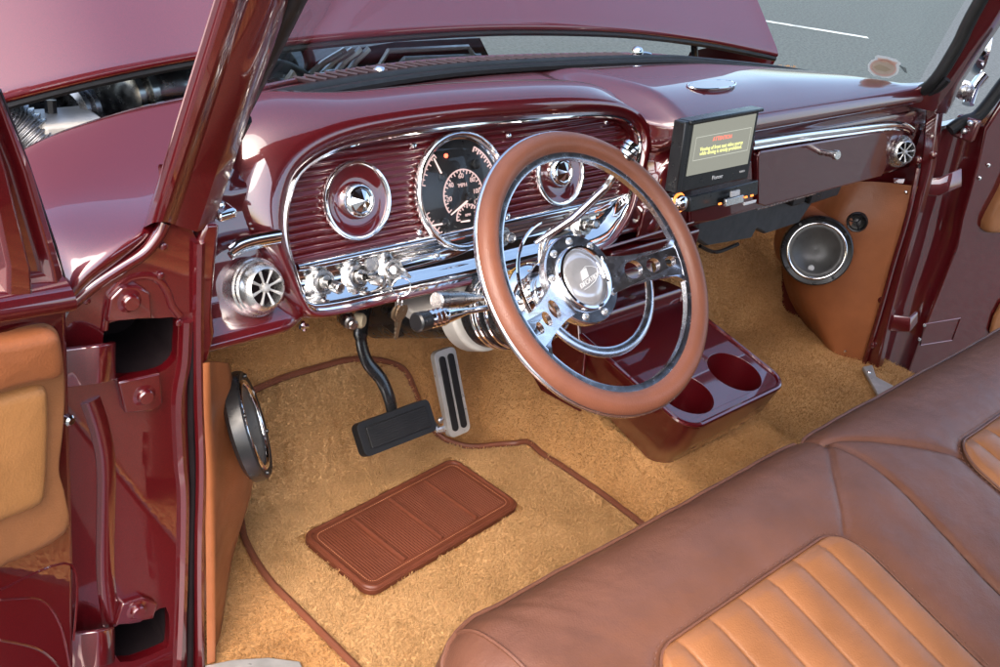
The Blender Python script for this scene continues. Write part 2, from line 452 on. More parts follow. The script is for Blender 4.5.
# left A pillar
def section_loft(mb, A, B, secA, secB, n=8):
    rows = []
    for k in range(n+1):
        t = k/n; rows.append([A(t)+0*V(p) if False else V(p).lerp(V(q), t) for p, q in zip(secA, secB)])
    return mb.grid(rows, cu=True)
pA = [pt(143, 228, y=.185), pt(154, 222, y=.165), pt(166, 222, y=.163), pt(172, 224, y=.172), pt(197, 232, y=.172), pt(213, 226, y=.185), pt(220, 190, y=.24), pt(222, 160, y=.29), pt(160, 190, y=.30)]
pB = [pt(216, -10, y=.095), pt(226, -10, y=.078), pt(243, -10, y=.076), pt(248, -10, y=.085), pt(276, -10, y=.085), pt(292, -10, y=.098), pt(296, -12, y=.125), pt(298, -14, y=.145), pt(225, -10, y=.15)]
pC = [q+(q-p).normalized()*.45 for p, q in zip(pA, pB)]
rows = []
for k in range(13): rows.append([p.lerp(q, k/12) for p, q in zip(pA, pB)])
rows.append(pC)
MB().grid(rows, cu=True).build('windshield_pillar', PAINT, truck, smooth=30, bevel=.004)
# right A pillar
qA = [pt(900, 98, x=1.20), pt(908, 106, x=1.215), pt(934, 112, x=1.262), pt(946, 114, x=1.315), pt(950, 110, x=1.36), pt(920, 92, x=1.36), pt(908, 92, x=1.27)]
qM = [pt(940, 76, x=1.225), pt(945, 78, x=1.232), pt(957, 80, x=1.26), pt(964, 80, x=1.31), pt(966, 76, x=1.36), pt(950, 68, x=1.36), pt(943, 70, x=1.27)]
qB = [pt(986, -4, x=1.225), pt(990, -2, x=1.232), pt(1006, 0, x=1.26), pt(1016, 2, x=1.31), pt(1018, -2, x=1.36), pt(1004, -12, x=1.36), pt(992, -10, x=1.27)]
qC = [q+(q-p).normalized()*.45 for p, q in zip(qM, qB)]
MB().grid([[p.lerp(q, k/4) for p, q in zip(qA, qM)] for k in range(4)]+[[p.lerp(q, k/6) for p, q in zip(qM, qB)] for k in range(7)]+[qC], cu=True).build('windshield_pillar', PAINT, truck, smooth=30, bevel=.003)
MB().box((1.36, .42, .16), (.02, .44, .80)).build('cab_side', PAINT, truck)
MB().box((-.52, .47, .18), (.02, .36, .72)).build('cab_side', PAINT, truck)
# roof, rear wall with window (above and behind the view)
rz = 1.20
rf = []
for i in range(13):
    x = -.44+1.76*i/12
    rf.append([(x, .02-.92*j/8, rz+.07*sin(pi*i/12)**.6+.03*sin(pi*j/8)) for j in range(9)])
MB().grid(rf).build('roof', HEADL, truck, smooth=180, solid=.03)
bk = MB()
bk.box((.44, -.93, .30), (1.76, .03, .95)); bk.box((-.34, -.93, .98), (.2, .03, .44)); bk.box((1.22, -.93, .98), (.2, .03, .44))
bk.box((.44, -.93, 1.19), (1.36, .03, .06))
bk.build('cab_rear_wall', HEADL, truck)

# hinge pillar (door jamb), left ------------------------------------
JY = .18
def J(px, py, dy=0): p = pt(px, py, y=JY+dy); return p
oj = [(200, 672), (199, 560), (198, 420), (197, 330), (197, 240), (190, 226), (163, 222), (157, 234), (143, 252), (116, 269), (93, 285), (76, 300), (66, 318), (63, 345), (66, 440), (70, 560), (74, 690), (120, 700)]
h1_ = [(112, 322), (135, 319), (160, 318), (176, 318), (178, 330), (177, 345), (175, 360), (158, 373), (116, 378), (104, 360), (104, 330)]
h2_ = [(113, 628), (140, 622), (166, 607), (169, 640), (162, 650), (120, 662)]
h1 = [(p.x, p.y) for p in cr([V((*q, 0)) for q in h1_], 3, True)]; h2 = [(p.x, p.y) for p in cr([V((*q, 0)) for q in h2_], 3, True)]
def xz(L): return [(p.x, p.z) for p in (J(*q) for q in L)]
jb = MB().prism(xz(oj), (0, JY, 0), X3, Z3, -Y3, -.012, 0, holes=[xz(h1), xz(h2)])
jamb = jb.build('hinge_pillar', PAINT, truck, smooth=30)
for L in (h1, h2):
    pk = MB()
    fr = [V((a, JY+.012, b)) for a, b in xz(L)]; c = sum(fr, V())/len(fr)
    pk.grid([fr, [p+V((0, .09, 0)) for p in fr], [c+V((0, .09, 0))]*len(fr)], cu=True)
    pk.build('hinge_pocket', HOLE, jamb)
MB().tube(cr([J(104, 330), J(110, 300), J(124, 282), J(140, 276), J(156, 278), J(166, 290), J(172, 306), J(180, 316)], 6), .0045, 8, flat=.6, up=(0, 1, 0)).build('hinge_arch', PAINT, jamb)
# pillar creases and flanges
rbm = MB()
rbm.tube(cr([J(199, 242, -.004), J(198, 330, -.004), J(199, 400, -.005), J(201, 470, -.006), J(199, 560, -.004), J(200, 672, -.004)], 6), .0065, 8)
rbm.tube(cr([J(186, 320, 0), J(184, 360, 0), J(178, 400, 0), J(180, 460, 0), J(183, 500, 0), J(181, 600, 0), J(178, 670, 0)], 6), .008, 8)
rbm.tube(cr([J(90, 400, .0), J(100, 430, 0), J(106, 470, 0), J(105, 560, 0), J(108, 600, .0), J(112, 625, .0)], 6), [.011]*30+[.006], 10, flat=.35, up=(0, 1, 0))
rbm.tube(cr([J(72, 303, .002), J(92, 286, 0), J(116, 270, 0), J(143, 253, 0), J(158, 235, 0), J(164, 222, 0)], 6), .007, 10)
rbm.build('pillar_flange', PAINT, jamb)
# near-black strip painting the shade of a channel groove beside weatherstrip
MB().tube(cr([J(192, 330, -.001), J(191, 420, -.001), J(193, 480, -.001), J(191, 560, -.001), J(190, 672, -.001)], 6), .0045, 8).build('groove_shade_strip', HOLE, jamb)
# rear-edge finishing lip joining the cowl side to dash
fp = [(197, 240), (204, 222), (219, 222), (215, 262), (211, 300), (214, 330), (206, 362), (198, 362)]
fl_ = MB().prism(xz(fp), (0, JY-.004, 0), X3, Z3, -Y3, -.02, 0)
fl_.build('cowl_side_panel', PAINT, jamb, bevel=.006, seg=3)
def hinge(pts, bc, strap, bolt_r=.011):
    fr = [V((a, 0, b)) for a, b in xz(pts)]
    lf = MB().prism([(p.x, p.z) for p in fr], (0, JY-.001, 0), X3, Z3, -Y3, -.006, .007)
    h = lf.build('hinge_leaf', PAINT, jamb, bevel=.002)
    return h
hA = hinge([(103, 319), (149, 315), (147, 290), (136, 283), (118, 285), (107, 296)], (126, 298), None)
hB = hinge([(115, 379), (157, 370), (160, 400), (148, 408), (122, 410)], (141, 392), None)
hC = hinge([(112, 622), (120, 600), (140, 594), (155, 600), (151, 615)], (134, 606), None)
for c in ((126, 298), (141, 392), (134, 606)):
    p = J(*c); MB().lathe(p+V((0, -.006, 0)), -Y3, [(.013, 0), (.013, .002), (.009, .003), (.009, .008), (.0075, .0095), (0, .0095)], 18).build('hinge_bolt', PAINT, jamb)
for c in ((163, 246), (86, 300), (178, 322), (160, 275)):
    p = J(*c); MB().lathe(p+V((0, -.001, 0)), -Y3, [(.004, 0), (.004, .002), (.002, .003), (0, .003)], 10).build('pillar_rivet', PAINT, jamb)
for (y0, y1) in ((347, 385), (632, 668)):
    sp = MB()
    a0, a1 = J(66, y0, -.02), J(66, y1, -.02)
    path = [(64, -.014), (84, -.018), (98, -.024), (107, -.018), (110, -.006), (106, .006)]
    rows = []
    for f_, (yy) in ((0, y0), (1, y1)):
        rows.append([J(px_, yy-(px_-66)*.12, dy) for px_, dy in path])
    top = cr(rows[0], 5); bot = cr(rows[1], 5)
    sp.grid([top, bot]); sp.build('hinge_strap', PAINT, jamb, smooth=60, solid=.006, bevel=.0015)

# fender and cowl left ------------------------------------------------
fe = cr([pt(10, 160, z=.655), pt(30, 147, z=.66), pt(60, 133, z=.662), (pt(110, 116, z=.665)), pt(150, 105, z=.666), pt(200, 94, z=.666)], 4)
fm_ = cr([pt(40, 225, z=.655), pt(60, 215, z=.662), pt(85, 200, z=.668), pt(120, 185, z=.672), pt(165, 165, z=.675), pt(215, 140, z=.676)], 4)
fr_ = cr([pt(60, 300, z=.60), pt(72, 290, z=.615), pt(92, 268, z=.635), pt(122, 247, z=.65), pt(148, 228, z=.66), pt(190, 200, z=.665)], 4)
fd = cr([pt(52, 318, z=.56), pt(64, 312, z=.57), pt(88, 292, z=.59), pt(120, 268, z=.61), pt(152, 244, z=.63), pt(192, 215, z=.64)], 4)
cols = []
for a, b, c, d in zip(fe, fm_, fr_, fd):
    cols.append(cr([a+V((0, .015, -.03)), a, b, c, d], 6))
MB().grid(cols).build('fender', PAINT, truck, smooth=180)
# cowl panel ahead of the windshield
def WBx(x):
    for a, b in zip(WB, WB[1:]):
        if a.x <= x <= b.x: return a.lerp(b, (x-a.x)/(b.x-a.x+1e-9))
    return WB[0] if x < WB[0].x else WB[-1]
cw = []
for i in range(61):
    x = -.34+1.34*i/60; p = WBx(x)
    d_ = .062+.022*sin(pi*i/60)
    cw.append([p+V((0, .01, -.008)), p+V((0, d_*.5, .0)), p+V((0, d_-.01, -.006)), p+V((0, d_, -.014)), p+V((0, d_, -.06))])
cow = MB().grid(cw).build('cowl_panel', PAINT, truck, smooth=60)
gv = MB(); 
for i in range(34):
    x = -.10+i*.0235; p = WBx(x); d_ = .042
    o = [p+V((0, .024, .0035)), p+V((-.012, .024+d_, -.001))]
    gv.tube(o, .0058, 6, flat=.6)
gv.build('cowl_grille', simple('grille_gap', (.03, .012, .014), .5, coat=.4), cow)
ed = MB().tube([r[2]+V((0, .002, .003)) for r in cw], .004, 8); ed.build('cowl_edge', PAINT, cow)
# hood ----------------------------------------------------------------
he_px = [(-60, 122), (0, 103), (100, 78), (190, 60), (290, 44.5), (400, 34), (500, 29), (590, 30), (650, 34), (710, 42), (760, 52), (778, 56)]
he_y = [.66, .66, .66, .67, .67, .67, .67, .66, .65, .63, .60, .585]
HE = cr([pt(a, b, y=c) for (a, b), c in zip(he_px, he_y)], 5)
hd = (pt(752, 0, x=1.30)-pt(778, 57, x=1.30)).normalized(); hd = V((0, hd.y, hd.z)).normalized()
hn = V((0, -hd.z, hd.y))
rows = []
for s_ in (0, .006, .02, .06, .15, .3, .5, .8, 1.2):
    rows.append([p+hd*s_+hn*(.005*(1-math.exp(-s_/.005))+.05*s_*(1-s_*.5)) + X3*(.0) for p in HE])
rows = [[p-hn*.006+hd*.03 for p in HE], [p-hn*.0045 for p in HE]]+rows
hood = MB().grid(rows).build('hood', PAINT, truck, smooth=60)
MB().tube([p-hn*.011-hd*.001 for p in HE], .0065, 8).build('hood_dark_lip', RUBBER, hood)  # dark lip tube added to draw the dark band under the hood edge
# hood underside lip (dark)
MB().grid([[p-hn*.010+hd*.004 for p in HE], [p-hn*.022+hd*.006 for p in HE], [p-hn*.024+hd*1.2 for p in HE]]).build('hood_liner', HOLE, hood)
# engine bay -----------------------------------------------------------
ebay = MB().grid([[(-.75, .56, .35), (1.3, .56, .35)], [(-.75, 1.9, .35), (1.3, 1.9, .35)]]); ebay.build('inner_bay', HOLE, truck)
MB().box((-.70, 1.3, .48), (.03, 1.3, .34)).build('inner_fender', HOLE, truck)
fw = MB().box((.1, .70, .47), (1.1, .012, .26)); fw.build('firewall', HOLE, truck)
# far fender seen under the hood's corner
ff = cr([pt(690, 52, y=.72), pt(715, 47, y=.72), pt(745, 52, y=.70), pt(775, 61, y=.66)], 4)
MB().grid([[p for p in ff], [p+V((0, .03, -.12)) for p in ff]]).build('far_fender', PAINT, truck)
MB().tube([pt(694, 40, y=.66), pt(695, 60, y=.66)], .008, 8).build('hood_hinge', BLKMET, truck)
# ---- engine
eng = thing('engine', 'black ribbed engine cover under the raised hood seen through the windshield', 'engine', tuple(pt(420, 62, y=.85)))
ec = MB(); eo = [(480, 38), (492, 62), (400, 80), (345, 86), (300, 95), (300, 70), (335, 52), (395, 42)]
top = [pt(a, b, y=.86) for a, b in eo]
ec.grid([top, [p+V((0, .4, -.02)) for p in top]], cu=True); ec.f.append(tuple(range(8)))
ec.build('engine_cover', DARKENG, eng)
for k in range(7):
    q = k*13
    path = [pt(318+q*.95, 84-k*1.2, y=.84), pt(333+q*.9, 56-k*1.3+0, y=.83), ]
    a = pt(302+q*1.05, 82-k*1.0, y=.835); b = pt(345+q*.62, 50-k*.4, y=.83)
    rbk = MB()
    if k < 4: rbk.tube([a, a.lerp(b, .5)+V((0, 0, .006)), b], .0065, 6)
    else:
        c = pt(402+(k-4)*28+30, 49+(k-4)*7, y=.835); e = pt(468+(k-4)*12, 47+(k-4)*9, y=.835)
        rbk.tube([pt(372+(k-4)*16, 78, y=.835), pt(388+(k-4)*16, 51+(k-4)*8, y=.83), e, e+V((.03, 0, -.03))], .0055, 6)
    rbk.build('cover_rib', ENGRIB, eng)
def hose(path, r, mat, name, ribs=0):
    p = cr(path, 8); mb = MB()
    if ribs:
        rr = []; pp = []
        q = cr(path, ribs)
        for i, a in enumerate(q):
            pp.append(a); rr.append(r*(1.0 if i % 2 else .84))
        mb.tube(pp, rr, 16)
    else: mb.tube(p, r, 10)
    return mb.build(name, mat, eng, smooth=60)
hose([pt(258, 80, y=.80), pt(275, 66, y=.80), pt(300, 74, y=.82), pt(318, 92, y=.84)], .012, RUBBER, 'hose')
hose([pt(285, 92, y=.82), pt(292, 70, y=.83), pt(280, 50, y=.84)], .014, RUBBER, 'hose')
hose([pt(300, 90, y=.84), pt(310, 66, y=.85), pt(306, 48, y=.86)], .011, RUBBER, 'hose')
hose([pt(262, 92, y=.78), pt(276, 84, y=.78), pt(292, 88, y=.79)], .012, HOSE, 'hose')
MB().lathe(pt(330, 76, y=.80), (1, .1, .05), [(0, -.03), (.009, -.03), (.009, -.012), (.012, -.012), (.012, .012), (.009, .012), (.009, .03), (0, .03)], 12).build('fitting', BRUSH, eng)
MB().prism([(-.03, -.02), (.035, -.02), (.005, .022)], pt(288, 82, y=.77), X3, Z3, -Y3, 0, .01).build('bracket', WPLAST, eng)
# intake visible left of the pillar
ai = thing('air_intake', 'ribbed silver hose and dark air cleaner beside the left fender', 'air intake', tuple(pt(100, 100, y=.85)))
hz = cr([pt(-10, 108, y=.72), pt(14, 122, y=.72), pt(42, 146, y=.70)], 66)
MB().tube(hz, [.031+.0026*sin(2*pi*i/12) for i in range(len(hz))], 28).build('corrugated_hose', HOSE, ai, smooth=180)
A0 = pt(160, 88, y=.86); axd = (pt(88, 103, y=.80)-A0).normalized()
MB().lathe(A0, axd, [(0, -.09), (.075, -.085), (.08, -.03), (.078, .02), (.065, .055), (.062, .06), (.062, .068), (.068, .07), (.068, .085), (.060, .087), (.060, .10), (.066, .102), (.066, .112), (.052, .118), (0, .118)], 32).build('air_cleaner', simple('dark_chrome', (.42, .41, .38), .22, 1), ai)
MB().lathe(pt(84, 108, y=.78), axd, [(.032, 0), (.04, .002), (.04, .012), (.033, .014), (.033, .02), (.04, .022), (.04, .03), (.03, .034), (.026, .02), (0, .018)], 24).build('hose_coupling', HOSE, ai)
MB().box(pt(66, 128, y=.72), (.09, .08, .04)).build('battery_tray', WPLAST, ai, bevel=.006)
MB().tube([pt(50, 100, y=.74), pt(53, 138, y=.73)], .009, 8).build('strut', BLACK, ai)
MB().box(pt(35, 112, y=.80), (.05, .05, .05)).build('relay_box', BLACK, ai, bevel=.004)
# wiper washers on cowl
for (a, b) in ((379, 77), (637, 56)):
    a, b = (a, b-3)
    w = thing('wiper_pivot', 'chrome wiper pivot on the cowl in front of the %s' % ('instrument cluster' if a < 500 else 'windshield centre'), 'wiper pivot', tuple(pt(a, b, z=.69)), 'wiper pivots on the cowl')
    p = WBx(pt(a, b, z=.685).x)+V((0, .045, .0)); p = pt(a, b, y=p.y)
    MB().lathe(p, (-.1, -.4, 1), [(.012, -.012), (.013, 0), (.011, .008), (.006, .013), (0, .014)], 20).build('cap', CHROME, w)
    MB().tube([p+V((.0, .0, -.004)), p+V((.018, -.006, -.002)), p+V((.03, -.012, -.004))], .006, 8).build('arm', CHROME, w)

# ================================================================== DASHBOARD
dash = thing('dashboard', 'glossy maroon truck dashboard with chrome trimmed instrument panel', 'dashboard', (.43, .3, .5))
T20 = radians(20); CU, CV, CN = X3, V((0, sin(T20), cos(T20))), V((0, -cos(T20), sin(T20))); CO = V((0, .269, .602))
def uv(px, py, off=0):
    p = ptp(px, py, CO+CN*off, CN)-CO; return (p.dot(CU), p.dot(CV))
def cp(u, v, h=0): return CO+CU*u+CV*v+CN*h
out_px = [(313, 309), (302, 296), (294, 272), (287, 245), (285, 222), (288, 200), (297, 176), (318, 158), (350, 144.5), (397, 134.5), (448, 127), (496, 122), (555, 117.5), (600, 115.5), (624, 120), (637, 132), (639, 150), (634, 175), (627, 205), (615, 228), (601, 243), (570, 253), (530, 263), (480, 276), (430, 287), (380, 298), (345, 306)]
OUT = [V((*uv(a, b, .012), 0)) for a, b in out_px]
OUTC = cr(OUT, 5, closed=True)
cen = sum(OUTC, V())/len(OUTC)
def xr(v):
    xs = []
    n = len(OUTC)
    for i in range(n):
        a, b = OUTC[i], OUTC[(i+1) % n]
        if (a.y > v) != (b.y > v): xs.append(a.x+(b.x-a.x)*(v-a.y)/(b.y-a.y))
    return (min(xs), max(xs)) if xs else None
# dash main loft
def prof(x):
    b = WBx(x); yb, zb = b.y, b.z
    cl = sm(-.335, -.27, x)*(1-sm(.35, .40, x))       # cluster zone
    rt = sm(.36, .42, x)                               # right zone
    # left/vent profile and right profile
    def face(z): return .240+.364*(z-.544)
    ytop = .262
    L = [(yb-.015, zb-.012), (yb-.03, zb-.002)]
    for k, dz in ((.75, .008), (.45, .022), (.2, .038)): L.append((.275+(yb-.275)*k, zb-dz))
    L += [(.276, .652), (.271, .640), (face(.625), .625), (face(.61), .61), (face(.59), .59), (face(.56), .56), (face(.52), .52), (.196, .498), (.198, .486), (.215, .480), (.30, .475)]
    C = [(yb-.015, zb-.012), (yb-.03, zb-.002)]
    for k in (.75, .45, .2): C.append((.32+(yb-.32)*k, zb+.0+.006*sin(pi*k)))
    C += [(.335, .668), (.33, .65), (.325, .64), (.315, .62), (.30, .60), (.29, .57), (.28, .54), (.235, .50), (.225, .488), (.24, .482), (.32, .475)]
    yf = .205
    R = [(yb-.015, zb-.012), (yb-.03, zb-.002)]
    for k in (.75, .45, .2): R.append((yf+.01+(yb-yf)*k, zb+.002+.026*sin(pi*(1-k)*.75)))
    R += [(yf+.006, .674), (yf-.006, .660), (yf-.008, .648), (yf+.002, .637), (yf+.022, .631), (yf+.022, .612), (yf+.012, .606), (yf+.010, .52), (yf+.010, .486), (yf+.020, .470), (.32, .466)]
    o = []
    for l, c, r in zip(L, C, R):
        y, z = l
        y += (c[0]-y)*cl; z += (c[1]-z)*cl
        y += (r[0]-y)*rt; z += (r[1]-z)*rt
        y = y if y < yb else yb-.0
        o.append(V((x, y, z)))
    return cr(o, 3)
rows = [prof(-.452+i*(1.335+.452)/142) for i in range(143)]
body = MB().grid(rows).build('dash_body', PAINT, dash, smooth=50)
# hooded bezel swept round the cluster
n = len(OUTC); hood_rows = []
sec = [(-.004, -.014), (-.003, .004), (.001, .012), (.009, .022), (.020, .027), (.033, .023), (.045, .010), (.054, -.010), (.060, -.04), (.062, -.08), (.054, -.125), (.030, -.165)]
gen = sec[:6]+[(.055, .020), (.085, .012), (.110, .004), (.130, -.010), (.145, -.03), (.15, -.07)]
area = sum(OUTC[i].x*OUTC[(i+1) % n].y-OUTC[(i+1) % n].x*OUTC[i].y for i in range(n))
prm = []
for i in range(n):
    a, b, c = OUTC[i-3], OUTC[i], OUTC[(i+3) % n]
    t = (c-a).normalized(); nr = V((t.y, -t.x, 0))*(1 if area > 0 else -1)
    up = sm(-.6, .5, nr.y); lf_ = sm(.15, .7, -nr.x)*sm(.0, .6, nr.y)
    k = .22+.78*up
    if nr.x > .3: k = min(k, .30+.6*up)
    prm.append((nr.x, nr.y, up, lf_, k, sm(.2, .8, nr.x)))
W9 = 9
for i in range(n):
    av = [sum(prm[(i+d) % n][q] for d in range(-W9, W9+1))/(2*W9+1) for q in range(6)]
    nr = V((sum(prm[(i+d) % n][0] for d in range(-3, 4)), sum(prm[(i+d) % n][1] for d in range(-3, 4)), 0)).normalized()
    up, lf_, k, rt_ = av[2:]; b = OUTC[i]
    row = []
    for (o_, h), (o2_, h2_) in zip(sec, gen):
        oo = o_*k; hh_ = h if h > 0 else h*(.35+.65*up)
        oo += (o2_-oo)*lf_; hh_ += (h2_-hh_)*lf_
        if o_ > .03: hh_ -= .05*rt_
        row.append(cp(b.x+nr.x*oo, b.y+nr.y*oo, hh_))
    hood_rows.append(row)
MB().grid(hood_rows, cv=True).build('cluster_hood', PAINT, dash, smooth=180)
tr = MB().tube([cp(p.x, p.y, .0135) for p in OUTC], .0034, 8, closed=True); tr.build('cluster_trim', CHROME, dash)
# ribbed panel
L0, L1 = uv(295, 268, .0), uv(625, 190, .0)
vb = (L0[1]+L1[1])/2
vmax = max(p.y for p in OUTC); rp = []
step = .00105; v = vb
rr_ = int((vmax-.001-vb)/step)
for i in range(rr_):
    v = vb+i*step; r_ = xr(v)
    if not r_: break
    h = .0042*abs(sin(pi*(v-vb)/.0095))**.7-.004
    a0, a1 = r_[0]+.001, r_[1]-.016*1.0
    a1 = max(a1, a0+.002)
    rp.append([cp(a0+(a1-a0)*k/6, v, h) for k in range(7)])
rib = MB().grid(rp).build('ribbed_panel', PAINT, dash, smooth=70)
bk_ = MB().prism([(p.x, p.y) for p in OUTC], CO, CU, CV, CN, -.010, -.006); bk_.build('panel_back', PAINT, dash)
# chrome switch panel below the ribs
us = [L0[0]+.001+(xr(vb)[1]-.002-L0[0])*k/60 for k in range(61)]
def vbot(u):
    lo = [p.y for p, q in zip(OUTC, OUTC[1:]+OUTC[:1]) if (p.x-u)*(q.x-u) <= 0 and p.y < vb+.02]
    return min(lo) if lo else vb-.001
cpn = []
for u in us:
    b_ = vbot(u); hgt = vb-b_
    cpn.append([cp(u, vb-hgt*t, h) for t, h in ((-.02, -.006), (0, .006), (.06, .010), (.14, .009), (.20, .002), (.30, -.004), (.55, -.003), (.72, .006), (.80, .013), (.88, .017), (.97, .016), (1.0, .012), (1.02, -.004))])
chp = MB().grid(cpn).build('switch_panel', CHROME, dash, smooth=180)
# gauge ------------------------------------------------------------------
gO = V((*uv(462, 191, .004), 0)); GR = .0800
def gp(a, b, h=.004): return cp(gO.x+a, gO.y+b, h)
gau = MB().lathe(gp(0, 0, 0), CN, [(GR+.002, -.004), (GR+.002, .002), (GR, .0035), (0, .0035)], 64).build('gauge', DIAL, dash)
gr = MB(); torus(gr, gp(0, 0, .006), CN, GR, .0048, 80, 12, 1.5); torus(gr, gp(0, 0, .003), CN, GR-.006, .0022, 80, 8); gr.build('bezel', CHROME, gau)
mk = MB()
def arc(mb, c, R, a0, a1, w=.0011, n=24, h=.0042):
    mb.tube([gp(c[0]+R*cos(radians(a0+(a1-a0)*k/n)), c[1]+R*sin(radians(a0+(a1-a0)*k/n)), h) for k in range(n+1)], w, 6)
def ticks(mb, c, R, a0, a1, n, l, w=.0009):
    for k in range(n+1):
        t = radians(a0+(a1-a0)*k/n); L_ = l if k % 2 == 0 else l*.6
        mb.tube([gp(c[0]+R*cos(t), c[1]+R*sin(t), .0042), gp(c[0]+(R-L_)*cos(t), c[1]+(R-L_)*sin(t), .0042)], w, 5)
sc = (.002, -.006); arc(mk, sc, .036, 215, -30); ticks(mk, sc, .036, 215, -30, 24, .006)
arc(mk, (.006, -.040), .021, 180, 0); ticks(mk, (.006, -.040), .021, 180, 0, 12, .006, .0011)
arc(mk, (-.004, 0), .068, 125, 165); arc(mk, (-.004, 0), .068, 200, 238); arc(mk, (0, 0), .066, 62, 20)
ticks(mk, (-.004, 0), .068, 125, 165, 6, .006); ticks(mk, (-.004, 0), .068, 200, 238, 6, .006); ticks(mk, (0, 0), .066, 62, 20, 10, .007, .0012)
mk.build('dial_markings', DIALLET, gau)
for c, ang, L_ in (((.012, -.012), 205, .042), ((-.033, .024), 115, .030), ((-.038, -.040), 178, .030), ((.006, -.043), 178, .016)):
    t = radians(ang); MB().tube([gp(*c, .0065), gp(c[0]+L_*cos(t), c[1]+L_*sin(t), .0065)], [.0016, .0010], 6).build('needle', NEEDLE, gau)
for c, r_ in (((.012, -.012), .008), ((-.033, .024), .007), ((-.038, -.040), .007), ((.030, .034), .007)):
    MB().lathe(gp(*c, .004), CN, [(r_, 0), (r_, .003), (r_*.8, .004), (0, .004)], 20).build('needle_hub', BLACK, gau)
for s_, a_, R_ in (('20', 185, .027), ('40', 142, .027), ('60', 93, .027), ('80', 45, .027), ('100', 5, .025), ('120', -27, .027)):
    t = radians(a_); text(s_, 'dial_number', .0098, gp(sc[0]+R_*cos(t), sc[1]+R_*sin(t), .0045), CU, CV, CN, DIALLET, gau)
text('MPH', 'dial_word', .008, gp(.002, .008, .0045), CU, CV, CN, DIALLET, gau)
text('RPM', 'dial_word', .0055, gp(.006, -.035, .0045), CU, CV, CN, DIALLET, gau)
for a_ in (-.022, .027): MB().prism(rrect(.036, .014, .001), gp(a_, -.060, .0), CU, CV, CN, 0, .0044).build('odometer_window', LCDRED, gau)
MB().lathe(gp(-.022, .052, .003), CN, [(.003, 0), (.003, .002), (0, .003)], 14).build('warning_lamp', WARNL, gau)
MB().lathe(gp(0, 0, .0105), CN, [(GR-.003, -.002), (GR*.6, .001), (0, .002)], 64).build('gauge_glass', CLEAR, gau, smooth=180)
# round pods
for (a, b) in ((357.5, 200.5), (560, 172)):
    q = uv(a, b, .004); O = cp(q[0], q[1], 0)
    pod = MB().lathe(O, CN, [(.050, -.006), (.050, .004), (.047, .0035), (.044, .0035), (.037, .001), (.028, .0005), (0, 0)], 48).build('round_pod', PAINT, dash, smooth=60)
    r2 = MB(); torus(r2, O+CN*.004, CN, .0488, .0036, 64, 10, 1.5); r2.build('pod_ring', CHROME, pod)
    MB().lathe(O, CN, [(.0245, -.002), (.0245, .004), (.022, .011), (.019, .014), (.0165, .0145)], 40).build('pod_centre', CHROME, pod)
    MB().lathe(O, CN, [(.0168, .0142), (.0155, .013), (0, .021)], 10).build('pod_cone', CHROME, pod, smooth=10)
    MB().lathe(O, CN, [(.046, .008), (.03, .009), (.026, .0095)], 40)
for (a, b) in ((414, 145.5), (420, 232), (509, 135.5), (508, 216), (607, 122)):
    q = uv(a, b, .002); MB().lathe(cp(q[0], q[1], -.001), CN, [(.0045, 0), (.0042, .003), (.003, .0045), (0, .005)], 12).build('panel_screw', CHROME, dash)
# switches in the chrome panel
def knob(px, py, ex, ey, r1=.011, r2=.0075, esc=.016, name='knob'):
    p = ptp(px, py, CO+CN*.0, CN); e = ptp(ex, ey, CO+CN*.034, CN)
    d_ = CN
    k = MB().lathe(p, CN, [(esc, -.006), (esc, .005), (esc*.94, .0065), (esc*.74, .0065), (esc*.70, .005), (esc*.62, .005), (esc*.58, .012), (esc*.52, .013), (.0045, .013), (.0045, .020)], 32).build(name, SATIN, dash, smooth=25)
    s_ = MB(); ax = (e-p).normalized(); L_ = (e-p).length
    s_.lathe(p, ax, [(.0042, .01), (.0042, L_*.45), (r2*.75, L_*.5), (r2, L_*.62), (r2, L_*.95), (r2*.85, L_), (r2*.6, L_-.001), (0, L_-.001)], 24)
    s_.build('knob_shaft', SATIN, k, smooth=25); return k
knob(322, 282, 341, 289); knob(356.5, 276, 384, 281.5)
k3 = knob(392, 269, 393, 269.5, esc=.0145, name='ignition_lock')
knob(500, 236, 512, 238); knob(583, 225, 597, 224)
w_ = ptp(371, 264, CO+CN*.012, CN); MB().prism(rrect(.02, .017, .005), w_, CU, CV, CN, 0, .004).build('wing_tab', SATIN, dash, bevel=.001)
ks = thing('key_ring', 'two keys on a ring hanging from the dashboard ignition', 'keys', tuple(ptp(402, 285, CO+CN*.03, CN)))
kp = ptp(394, 269, CO+CN*.015, CN)
kh = ptp(402.5, 272, CO+CN*.034, CN)
ka = (kh-kp).normalized(); kb = V((0, .3, 1)); kb = (kb-ka*kb.dot(ka)).normalized(); kb = (kb*.75+ka.cross(kb)*.65).normalized()
MB().prism(rrect(.024, .021, .006), kh, ka, kb, ka.cross(kb), -.0012, .0012, holes=[circ(.006, -.003, .003, 12)]).build('ignition_key', BRUSH, ks)
ringc = ptp(401.5, 287, CO+CN*.034, CN); rg = MB(); torus(rg, ringc, V((-.45, -.8, .2)), .0125, .0009, 40, 8); 
torus(rg, ringc+V((0, 0, -.021)), V((.5, -.8, .1)), .0085, .0009, 32, 8); rg.build('split_ring', CHROME, ks)
